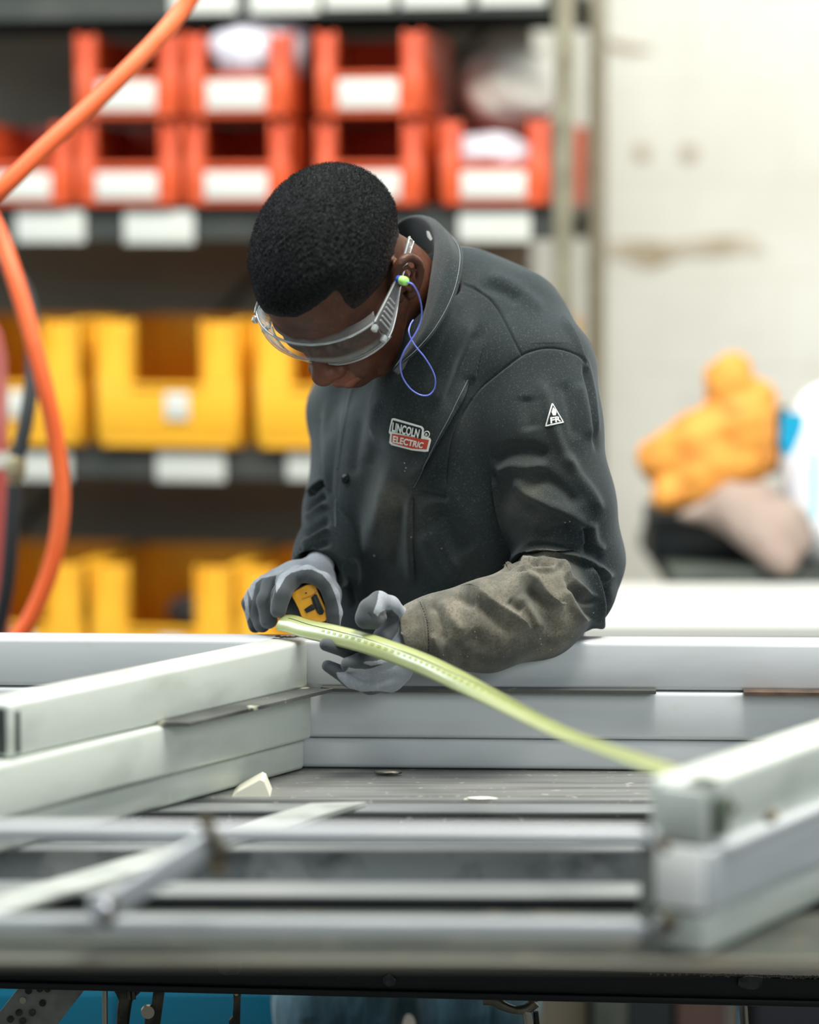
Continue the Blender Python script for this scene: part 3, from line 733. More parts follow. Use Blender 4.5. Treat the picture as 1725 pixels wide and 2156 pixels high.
# small weld seam at the far corner
b = MB()
for i in range(12):
    p = PZ(583+i*4.6, 1341+random.uniform(-1.2, 1.2), Z3+.0005)
    b.lathe(p, (0, 0, 1), [(-.001, .0028), (.0008, .0022), (.0014, .0008)], 8)
b.out('corner_weld', bead_m, fr)
# far part of the frame on the left (post and ledge)
MB().box(P(3, 1388, 3.56), (.006, .05, .052), rotz(-.045), .002).out('joint_plate', gree_m, fr)

# ================================================================== LOOSE FLAT BARS RESTING ON THE LEDGE
flat_m = M('mill_scale_flat_bar', srgb(74, 76, 74), .4, .6, noise=[((4, 30, 30), srgb(108, 108, 100), .45, .75), (50, srgb(150, 146, 130), .66, .74)])
def flat(name, a, bb, wv, t, mat, label):
    a = np.array(a); bb = np.array(bb)
    o = MB().prism([a, bb, bb+wv, a+wv], (0, 0, t)).out(name, mat); return tag(o, label, 'steel bar')
zf = Z2+.0005
pa = C+dfar*.045+np.array((0, 0, zf)); 
xe = P(1392, 1440, 3.45)[0]
def onfar(px, off, z):
    t = 0
    for _ in range(4):
        t = (PZ(px, 1440, z)[0]-C[0])/dfar[0]
        y = (C+dfar*t)[1]; t = ((px-862.5)/F*(y)*1.0-C[0])/dfar[0]
    return C+dfar*t+nf*off+np.array((0, 0, z))
a0 = onfar(676, .0, zf); a1 = onfar(1386, .0, zf)
flat('flat_bar', a0, a1, nf*.022, .004, flat_m, 'dark flat bar lying along the far rail under the worker\'s forearm')
a0 = onfar(1572, .0, zf); a1 = a0+dfar*.32
rust_m = M('brown_flat_bar_steel', srgb(110, 88, 72), .5, .5, noise=(30, srgb(70, 58, 50), .4, .7))
flat('flat_bar', a0, a1, nf*.028, .004, rust_m, 'short brown flat bar on the far rail at the right photo edge')
# the one on the left rail
t0 = -.305
a0 = C+dl*t0+np.array((0, 0, zf)); a1 = C-dl*.006+np.array((0, 0, zf))
o = MB().prism([a0, a1, a1+nl*.036, a0+nl*.036+dl*.012], (0, 0, .004)).out('flat_bar', M('scraped_flat_bar', srgb(112, 114, 110), .35, .5, noise=[((9, 9, 9), srgb(70, 72, 70), .42, .6), (26, srgb(206, 206, 184), .60, .66)]))
tag(o, 'scraped grey flat bar lying along the left rail below the gloved hands', 'steel bar')
# loose wide flat bar lying across the slats, parallel to the rails
a0 = PZ(655, 1700, TZ+.001); w0 = PZ(772, 1697, TZ+.001)-a0
L0 = 1.0
p1 = a0-dl*L0
o = MB().prism([a0, a0+w0, p1+w0, p1], (0, 0, .005)).out('loose_plate', M('pale_loose_plate', srgb(184, 188, 182), .4, .3, noise=(14, srgb(150, 154, 150), .45, .7)))
tag(o, 'pale steel strip lying slantwise across the slats behind the near bars', 'steel strip')
# scraps on the table
b = MB(); pp = [(484, 1682), (500, 1668), (548, 1642), (556, 1646), (571, 1683)]
yy = YatZ(1682, TZ)+.012; b.prism([P(x, y, yy) for x, y in pp], (0, .05, 0)); o = b.out('white_wedge', M('white_scrap', srgb(226, 226, 208), .6))
tag(o, 'small white wedge-shaped scrap on the table between left rail and slats', 'scrap')
tag(lump('foil_scrap', PZ(818, 1626, TZ+.004), .010, bead_m, 4, .4, (1.3, .5, .25), 3), 'tiny crumpled metal scrap at the foot of the far rail', 'scrap')
tag(lump('paint_flake', PZ(1012, 1681, TZ+.002), .010, cream_m, 6, .4, (1.4, .5, .12), 3), 'pale flake lying on the front edge of the plank', 'flake')
tag(MB().lathe(PZ(565, 1838, TZ-.05), (0, -.5, 1), [(0, .014), (.004, .018), (.009, .016), (.011, .006)], 16).out('plastic_disc', cream_m), 'round pale cap in the gap between the bright slats', 'cap')
tag(MB().lathe(PZ(498, 1834, TZ-.05), (0, -.5, 1), [(0, .008), (.006, .010), (.012, .005)], 12).out('steel_nut', bead_m), 'small dark nut beside the round pale cap', 'nut')

# ================================================================== CLAMPS HANGING BELOW THE TABLE
steel_d = M('oily_tool_steel', srgb(50, 50, 46), .4, .7, noise=(30, srgb(104, 98, 84), .5, .75))
chrome = M('worn_chrome', srgb(176, 172, 160), .25, .9)
CY = 3.42
s = CY/F
o = MB(); o.box((P(10, 2150, CY)+P(210, 2010, CY))/2*np.array((1, 1, 1)), (.24, .006, .064), Matrix.Rotation(math.radians(-52), 3, 'Y'), .001)
br = T('perforated_brace', 'grey perforated steel brace slanting under the table at the lower left', 'brace', P(70, 2120, CY))
o.out('brace_strip', M('dirty_brace_steel', srgb(140, 144, 138), .5, .2, noise=(26, srgb(104, 106, 100), .42, .7)), br)
for (x, y) in ((48, 2106), (40, 2132), (90, 2112), (68, 2132), (22, 2146), (100, 2082), (60, 2086), (84, 2082), (48, 2150)):
    MB().lathe(P(x, y, CY-.004), (0, -1, 0), [(-.002, .0042), (.0012, .0042)], 14).out('hole_ring', steel_d if (x, y) != (48, 2106) else chrome, br)
c1 = T('clamp_rod', 'thin chrome clamp rod hanging under the table rail, left of the black clamp', 'clamp', P(222, 2100, CY))
MB().tube([P(221, 2060, CY), P(222, 2260, CY)], .0034, 14, smoothpath=False).out('rod', chrome, c1)
MB().lathe(P(221, 2066, CY), (0, 0, -1), [(0, .007), (.006, .007), (.008, .004)], 12).out('rod_collar', steel_d, c1)
c2 = T('screw_clamp', 'black screw clamp with a ribbed swivel pad hanging under the rail', 'clamp', P(268, 2100, CY))
MB().tube([P(268, 2095, CY), P(262, 2120, CY), P(257, 2180, CY), P(254, 2250, CY)], [.0085, .0085, .0075, .0075], 14).out('handle', steel_d, c2)
b = MB(); b.prism([P(x, y, CY-.008) for x, y in [(238, 2070), (292, 2072), (297, 2088), (286, 2098), (280, 2106), (272, 2100), (264, 2118), (252, 2112), (246, 2096), (240, 2086)]], (0, .018, 0)); b.out('jaw', steel_d, c2)
for x in (270, 280): MB().tube([P(x, 2078, CY-.012), P(x+2, 2104, CY-.012)], .0025, 8, smoothpath=False).out('ridge', steel_d, c2)
c3 = T('hand_clamp', 'dark flat clamp handle leaning under the rail, left of the worker\'s legs', 'clamp', P(330, 2100, CY))
MB().prism([P(x, y, CY-.006) for x, y in [(326, 2066), (349, 2066), (337, 2156), (330, 2230), (300, 2230), (305, 2150), (306, 2124), (318, 2122)]], (0, .012, 0)).out('handle', steel_d, c3)
MB().lathe(P(312, 2130, CY-.008), (0, -1, 0), [(0, .009), (.004, .008)], 14).out('pivot', chrome, c3)
c4 = T('hand_clamp', 'narrow dark clamp handle hanging under the rail just beside the jeans', 'clamp', P(498, 2100, CY))
MB().prism([P(x, y, CY-.006) for x, y in [(491, 2070), (508, 2070), (506, 2110), (503, 2230), (484, 2230), (482, 2150), (490, 2142), (492, 2110)]], (0, .012, 0)).out('handle', steel_d, c4)
MB().lathe(P(498, 2092, CY-.007), (0, -1, 0), [(0, .003), (.002, .0025)], 12).out('rivet', chrome, c4)
c5 = T('locking_pliers', 'steel C-clamp pliers with two pads hanging under the rail in front of the jeans', 'pliers', P(1100, 2130, CY))
cj = M('bronze_grey_steel', srgb(112, 108, 96), .35, .7, noise=(40, srgb(160, 150, 126), .5, .75))
MB().tube([P(1018, 2104, CY), P(1042, 2106, CY), P(1060, 2118, CY), P(1085, 2126, CY), P(1110, 2124, CY), P(1128, 2110, CY)], [.007, .0075, .006, .005, .0065, .007], 12).out('jaw_arm', cj, c5)
for (x, y) in ((1032, 2099), (1118, 2100)):
    MB().box(P(x, y, CY-.002), (34*s, .016, 12*s), Matrix.Rotation(.15, 3, 'Y'), .0025).out('pad', cj, c5)
MB().tube([P(1104, 2124, CY), P(1112, 2140, CY), P(1122, 2220, CY)], .006, 12).out('handle', chrome, c5)
MB().tube([P(1128, 2130, CY+.004), P(1138, 2220, CY+.004)], .0035, 10, smoothpath=False).out('release_lever', steel_d, c5)
c6 = T('hose_loop', 'pale blue cable hanging under the rail at the lower right', 'cable', P(1562, 2130, CY))
MB().tube([P(1556, 2095, CY), P(1554, 2120, CY), P(1558, 2180, CY)], .0018, 10).out('blue_cable', M('pale_blue_sleeve', srgb(130, 170, 190), .4), c6)
MB().tube([P(1572, 2095, CY), P(1571, 2120, CY), P(1575, 2180, CY)], .0022, 10).out('steel_cable', chrome, c6)
# dark rack and cartons far behind, under the bench
for (x0, x1, y1, col, lb) in ((1150, 1240, 2105, srgb(96, 90, 76), 'brown carton standing behind the worker under the table'), (1250, 1420, 2100, srgb(24, 34, 38), 'dark box standing under the side bench'),
                              (1425, 1530, 2100, srgb(78, 60, 54), 'reddish brown box standing under the side bench'), (1590, 1900, 2110, srgb(22, 26, 34), 'dark blue crate at the lower right under the bench')):
    zt = .42; xa_, xb_ = P(x0, 2130, 4.5)[0], P(x1, 2130, 4.5)[0]
    tag(MB().box(((xa_+xb_)/2, 4.62, zt/2), (xb_-xa_, .22, zt), None, .01).out('storage_box', M('box_'+str(x0), col, .6, noise=(6, tuple(c*.7 for c in col[:3])+(1,), .4, .7))), lb, 'box')

# ================================================================== THE WORKER
hips = P(880, 1700, 3.74)
man = T('person', 'person in dark work jacket and grey gloves leaning over the frame to measure it', 'person', (hips[0], hips[1], 0))
# ---------------- head pose: pitched steeply down, turned to the left of the photo
TH, PS, RO = math.radians(60), math.radians(31), math.radians(3)
Fv = np.array((-math.sin(PS)*math.cos(TH), -math.cos(PS)*math.cos(TH), -math.sin(TH)))
Xv = np.array((math.cos(PS), -math.sin(PS), 0)); Zv = np.cross(Fv, Xv)
Rr0 = np.array(Matrix.Rotation(RO, 3, Vector((0, 1, 0)))); Fv, Xv, Zv = Rr0@Fv, Rr0@Xv, Rr0@Zv
HC = P(712, 583, 3.47); HS = 1.0
HR = np.array((Xv, Fv, Zv)).T
def H(x, y, z): return HC + HR@(np.array((x, y, z))*HS)
def toH(V): return (V-HC)@HR/HS
def hcap(a, b, ra, rb=None): return cap(H(*a), H(*b), ra*HS, (ra if rb is None else rb)*HS)
def hell(c, r, rot=None):
    R = HR if rot is None else HR@np.array(rot)
    return ell(H(*c), np.array(r)*HS, R)
NB = P(868, 660, 3.60)      # base of the neck
lo = np.minimum(HC-.175, NB-.13); hi = np.maximum(HC+.155, NB+.10)
fd = Field(lo, hi, .0023)
fd.add(hell((0, -.012, .035), (.077, .098, .084)))
fd.add(hell((0, .040, .030), (.064, .050, .056)), .03)
fd.add(hell((0, .036, -.035), (.060, .058, .072)), .03)
fd.add(hell((0, .030, -.072), (.052, .058, .042)), .025)
fd.add(hell((0, .078, -.098), (.022, .017, .017)), .02)
for s_ in (-1, 1):
    fd.add(hcap((s_*.064, .0, -.045), (s_*.035, .062, -.095), .014, .013), .02)        # jaw line
    fd.add(hcap((s_*.046, .066, -.026), (s_*.060, .040, -.020), .017, .014), .02)      # cheekbone
    fd.add(hcap((s_*.012, .093, .012), (s_*.044, .078, .014), .008, .007), .014)       # brow
    fd.sub(hell((s_*.032, .100, -.006), (.017, .014, .012)), .012)                     # eye socket
    fd.add(hell((s_*.032, .077, -.008), (.014, .0135, .0125)), .003)
    fd.add(hell((s_*.028, .080, -.066), (.014, .014, .018)), .014)
fd.add(hcap((0, .094, -.004), (0, .110, -.036), .0085, .0105), .010)
fd.add(hell((0, .1135, -.040), (.0145, .0125, .0125)), .008)
for s_ in (-1, 1):
    fd.add(hell((s_*.0165, .101, -.043), (.0095, .0115, .0095)), .007)
    fd.sub(hell((s_*.0085, .107, -.0515), (.0042, .0065, .004)), .002)
for a, b in (((-.024, .083, -.072), (-.009, .0985, -.066)), ((-.009, .0985, -.066), (.009, .0985, -.066)), ((.009, .0985, -.066), (.024, .083, -.072))):
    fd.add(hcap(a, b, .0075), .006)
for a, b in (((-.021, .083, -.077), (-.008, .096, -.082)), ((-.008, .096, -.082), (.008, .096, -.082)), ((.008, .096, -.082), (.021, .083, -.077))):
    fd.add(hcap(a, b, .0082), .005)
for a, b in (((-.024, .092, -.0735), (-.008, .107, -.0735)), ((-.008, .107, -.0735), (.008, .107, -.0735)), ((.008, .107, -.0735), (.024, .092, -.0735))):
    fd.sub(hcap(a, b, .0018), .003)
# neck, then the upper chest inside the jacket
fd.add(cap(H(0, -.035, -.045), H(0, -.045, -.06)+(NB-H(0, -.045, -.06))*.5, .062, .058), .03)
fd.add(cap(H(0, -.045, -.06)+(NB-H(0, -.045, -.06))*.4, NB, .054, .047), .03)
fd.add(cap(NB, NB+np.array((.03, .08, -.06)), .046, .045), .03)
# ears
def ear(s_):
    a = s_
    pts = [(.077, .010, -.028), (.082, .007, -.004), (.088, .000, .015), (.094, -.011, .023), (.099, -.022, .018), (.101, -.027, .0), (.098, -.024, -.016), (.090, -.014, -.030), (.082, -.003, -.037)]
    pts = [(a*x, y, z) for x, y, z in pts]
    rad = [.0046, .005, .0052, .0054, .0052, .005, .005, .0056, .006]
    pts, rad = catmull([np.array(p) for p in pts], 3, rad)
    fd.add(hell((a*.084, -.011, -.006), (.0055, .019, .028), Matrix.Rotation(a*-.50, 3, 'Z').to_3x3()), .006)
    for i in range(len(pts)-1): fd.add(hcap(pts[i], pts[i+1], rad[i], rad[i+1]), .003)
    fd.sub(hell((a*.0955, -.009, .001), (.008, .0125, .017)), .004)
    fd.sub(hell((a*.082, -.004, -.010), (.008, .0075, .0085)), .003)
    ah = [(.0905, -.004, .012), (.0945, -.015, .008), (.0945, -.018, -.006), (.090, -.012, -.018)]
    for i in range(3): fd.add(hcap((a*ah[i][0],)+ah[i][1:], (a*ah[i+1][0],)+ah[i+1][1:], .0026), .003)
    fd.add(hell((a*.083, .004, -.010), (.004, .004, .006)), .004)        # tragus
    fd.add(hell((a*.083, -.007, -.034), (.0045, .0085, .009)), .005)     # lobe
ear(1); ear(-1)
V, Fq = fd.mesh(2); V, Fq = subdiv(V, Fq, 1)
skin_m = M('dark_brown_skin', srgb(84, 50, 34), .5, spec=.32, noise=[(55, srgb(66, 40, 30), .42, .7), (260, srgb(104, 68, 50), .58, .8)], bump=(420, .25, .0012))
b = skin_m.node_tree.nodes['Principled BSDF']; b.inputs['Subsurface Weight'].default_value = .08; b.inputs['Subsurface Radius'].default_value = (.01, .004, .002)
hv = toH(V)
lipm = np.exp(-((np.abs(hv[:, 2]+.0735)/.010)**2)) * (np.abs(hv[:, 0]) < .025) * (hv[:, 1] > .085)
nosem = np.exp(-(((hv-np.array((0, .108, -.045)))**2).sum(1)/.020**2))  # nose tip lightened in the skin colour as if lit
skin_m = attr_mix(skin_m, 'ruddy_lit', srgb(146, 88, 66))
body = me_obj('body', V, Fq, skin_m, man, True)
at = body.data.attributes.new('ruddy_lit', 'FLOAT', 'POINT'); at.data.foreach_set('value', np.clip(lipm*.8+nosem*.7, 0, 1).astype(np.float32))

# ---------------- short curly hair
def hairline(h):
    """> 0 inside the hair, in head units"""
    x, y, z = np.abs(h[..., 0]), h[..., 1], h[..., 2]
    front = z - (.048+.10*np.clip(x-.03, 0, None) - .0*y)            # forehead
    front = np.where((x > .030) & (x < .050), front-.014*np.exp(-((x-.040)/.008)**2), front)
    side = np.minimum(z - (-.005), .045-y + .0) + .0
    side2 = np.minimum(z + .022, .020-y)                             # sideburn in front of the ear
    back = np.minimum(z + .050, -.020-y)
    temple = np.minimum(.062-y, z-.012)
    # the edge that shows: forehead, receding temple, point in front of the ear, nape
    q = proj(HC+(h*HS)@HR.T)
    d, _ = polydist(q, HLINE)
    vis = np.where(inside(q, HPOLY), np.abs(d), -np.abs(d))/1760
    return np.minimum(vis, z+.052)
def inside(q, poly):
    c = np.zeros(len(q), bool); n = len(poly)
    for i in range(n):
        x1, y1 = poly[i]; x2, y2 = poly[(i+1) % n]
        m = ((y1 > q[:, 1]) != (y2 > q[:, 1])); xi = (x2-x1)*(q[:, 1]-y1)/((y2-y1) if y2 != y1 else 1e-9)+x1
        c ^= m & (q[:, 0] < xi)
    return c
HLINE = [(515, 590), (536, 640), (556, 658), (590, 667), (625, 668), (655, 652), (682, 632), (700, 614), (709, 610), (718, 620), (730, 640), (745, 652), (770, 634), (796, 608), (817, 578), (828, 540), (836, 505), (846, 478), (864, 450)]
HPOLY = HLINE+[(900, 300), (700, 200), (450, 300), (430, 560)]
fd = Field(HC-.15, HC+.15, .0025)
fd.add(hell((0, -.012, .035), (.077, .098, .084)))
fd.add(hell((0, .040, .030), (.064, .050, .056)), .03)
fd.add(hell((0, .036, -.035), (.060, .058, .072)), .03)
fd.add(cap(H(0, -.035, -.045), H(0, -.045, -.06)+(NB-H(0, -.045, -.06))*.5, .062, .058), .03)
X_, Y_, Z_ = np.meshgrid(*fd.ax, indexing='ij')
hh = toH(np.stack((X_, Y_, Z_), -1).reshape(-1, 3)); hl = hairline(hh).reshape(fd.D.shape)
up_ = hh[:, 2].reshape(fd.D.shape)
thick = np.clip(hl/.026, 0, 1)**.6*(.0035+.0065*np.clip((up_+.01)/.06, 0, 1))
thick = np.where(hl > -.001, thick+.0006, -.006)
fd.D = fd.D-thick.astype(np.float32)*HS
V, Fq = fd.mesh(1); V, Fq = subdiv(V, Fq, 1)
N = normals(V, Fq)
rg = np.random.default_rng(3); s = np.zeros(len(V))
for _ in range(26):
    kk = rg.normal(size=3); kk = kk/np.linalg.norm(kk)*rg.uniform(700, 2200); s += np.sin(V@kk+rg.uniform(0, 6)+1.5*np.sin(V@(kk[::-1]*.4)))
hlv = hairline(toH(V))
V = V+N*(s/math.sqrt(26)*.0008*np.clip(hlv/.01, 0, 1))[:, None]
hair_m = M('black_curly_hair', srgb(9, 14, 17), .65, spec=.3, noise=[(900, srgb(38, 40, 42), .60, .74)], bump=(1100, .8, .002))
# tight curls: short hooked strands rooted over the surface
c_ = V[Fq].mean(1); fn = N[Fq[:, 0]]; ok = (hairline(toH(c_)) > .001)
ii = np.nonzero(ok)[0]; pick = rg.choice(ii, size=min(30000, len(ii)), replace=False)
nS, segs = len(pick), 5
base = c_[pick]-fn[pick]*.0006; nrm = fn[pick]
dens = np.clip(hairline(toH(base))/.016, .25, 1)
t1 = np.cross(nrm, rg.normal(size=(nS, 3))); t1 /= np.linalg.norm(t1, axis=1)[:, None]; t2 = np.cross(nrm, t1)
L_ = rg.uniform(.0022, .0048, nS)*dens; cr = rg.uniform(.0006, .0012, nS); ph = rg.uniform(0, 6.28, nS); tw = rg.uniform(4.5, 8, nS)
rings = []
for k in range(segs):
    u = k/(segs-1); a = ph+tw*u
    ctr = base+nrm*(L_*u)[:, None]+t1*(cr*(np.cos(a)-np.cos(ph)))[:, None]+t2*(cr*(np.sin(a)-np.sin(ph)))[:, None]
    r = .00026*(1-.5*u)
    rings.append(np.stack([ctr+t1*r*math.cos(q_)+(t2*.6+nrm*.6)*r*math.sin(q_) for q_ in (0, 2.09, 4.19)], 1))
R_ = np.stack(rings, 1).reshape(-1, 3)     # strand, seg, 3
base_i = (np.arange(nS)*segs*3)[:, None]
q_ = []
for k in range(segs-1):
    for j in range(3):
        q_.append(base_i+np.array([[k*3+j, k*3+(j+1) % 3, (k+1)*3+(j+1) % 3, (k+1)*3+j]]))
SF = np.concatenate(q_)
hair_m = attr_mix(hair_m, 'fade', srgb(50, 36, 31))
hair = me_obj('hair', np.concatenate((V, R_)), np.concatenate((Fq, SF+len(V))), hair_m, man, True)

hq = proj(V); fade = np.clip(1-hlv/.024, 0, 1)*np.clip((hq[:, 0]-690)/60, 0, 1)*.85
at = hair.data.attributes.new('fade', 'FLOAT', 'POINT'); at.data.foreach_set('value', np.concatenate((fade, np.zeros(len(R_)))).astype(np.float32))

# ---------------- clothes: jacket as one sewn surface
def E(px, py, D, r): return (P(px, py, D), r*1.0)
def chain(fdv, pts, k, reg=None, sub=False):
    fs = []
    for (a, ra), (b_, rb_) in zip(pts, pts[1:]):
        f = cap(a, b_, ra, rb_); fs.append(f); (fdv.sub if sub else fdv.add)(f, k)
    return fs
SHL = P(1128, 800, 3.56); SHR = P(742, 868, 3.80)
arm = [E(1122, 790, 3.57, .072), E(1140, 900, 3.545, .070), E(1180, 1060, 3.525, .062), E(1212, 1180, 3.53, .057)]
elbow = [E(1212, 1180, 3.53, .057), E(1208, 1235, 3.515, .050)]
fore = [E(1202, 1252, 3.505, .046), E(1130, 1282, 3.455, .058), E(1020, 1318, 3.425, .053), E(930, 1330, 3.415, .043), E(858, 1342, 3.41, .037)]
armR = [E(742, 868, 3.80, .050), E(736, 960, 3.76, .041), E(713, 1080, 3.70, .041), E(690, 1165, 3.64, .039), E(660, 1225, 3.58, .034)]
torso = []
Lt = (SHL-SHR)/np.linalg.norm(SHL-SHR)
hi_c = (SHL+SHR)/2+np.array((0, 0, -.06))
lows = [P(905, 1040, 3.70), P(925, 1300, 3.74), P(930, 1430, 3.745)]
fd = Field(P(560, 2050, 3.3)*0+np.array((-.20, 3.30, .80)), np.array((.33, 4.02, 1.53)), .0042)
F_t = []
for s_, rr in ((-1, .088), (0, .115), (1, .105)):
    a = hi_c+Lt*s_*.085; pts = [(a, rr)]+[(c3_+Lt*s_*(.075 if s_ < 0 else .085), rr+ad) for c3_, ad in zip(lows, (.004, .010, .014))]
    F_t += chain(fd, pts, .045)
F_t += chain(fd, [(P(968, 640, 3.66), .064), (P(1060, 700, 3.64), .072), (P(1128, 790, 3.60), .074)], .05)
F_t += chain(fd, [(P(968, 650, 3.68), .064), (P(820, 760, 3.76), .06), (P(742, 868, 3.80), .058)], .05)
F_t += chain(fd, [(P(905, 720, 3.56), .060), (P(880, 860, 3.56), .060)], .05)
F_r = chain(fd, armR, .022)
F_a = chain(fd, arm, .030)+chain(fd, elbow, .02)+chain(fd, fore, .018)
# hollow neck opening and cuffs
fd.sub(cap(NB+np.array((0, 0, .02)), H(0, -.045, -.06), .060, .072), .008)
ax_ = fore[-1][0]-fore[-2][0]; ax_ /= np.linalg.norm(ax_)
def half(c, n):
    c = np.array(c, np.float32); n = np.array(n, np.float32)
    f = lambda x, y, z: -((x-c[0])*n[0]+(y-c[1])*n[1]+(z-c[2])*n[2])
    f.lo = c-.07; f.hi = c+.07; return f
cutc = P(862, 1340, 3.41); tl = P(862+24, 1340+70, 3.41)-P(862-24, 1340-70, 3.41)
cn = np.cross(tl, np.array((.25, 1, 0))); cn /= np.linalg.norm(cn); cn = cn if cn@ax_ > 0 else -cn
fd.sub(half(cutc, cn)); fd.sub(cap(cutc+ax_*.004, cutc+ax_*.03, .0285, .030), .002)
axr = armR[-1][0]-armR[-2][0]; axr /= np.linalg.norm(axr); cr_ = P(664, 1205, 3.60)
f_half = half(cr_, axr); fd.sub(f_half); fd.sub(cap(cr_-axr*.03, cr_+axr*.03, .028, .030), .002)
V, Fq = fd.mesh(3); V, Fq = subdiv(V, Fq, 2)
def tagdist(fs, V): return np.min([f(V[:, 0], V[:, 1], V[:, 2]) for f in fs], 0)
dt, da, dr = tagdist(F_t, V), tagdist(F_a, V), tagdist(F_r, V)
reg = np.where((da < dt) & (da < dr), 1, np.where(dr < dt, 2, 0))
q0 = proj(V); fwrist = tagdist([cap(a[0], b_[0], a[1], b_[1]) for a, b_ in zip(fore, fore[1:])], V)
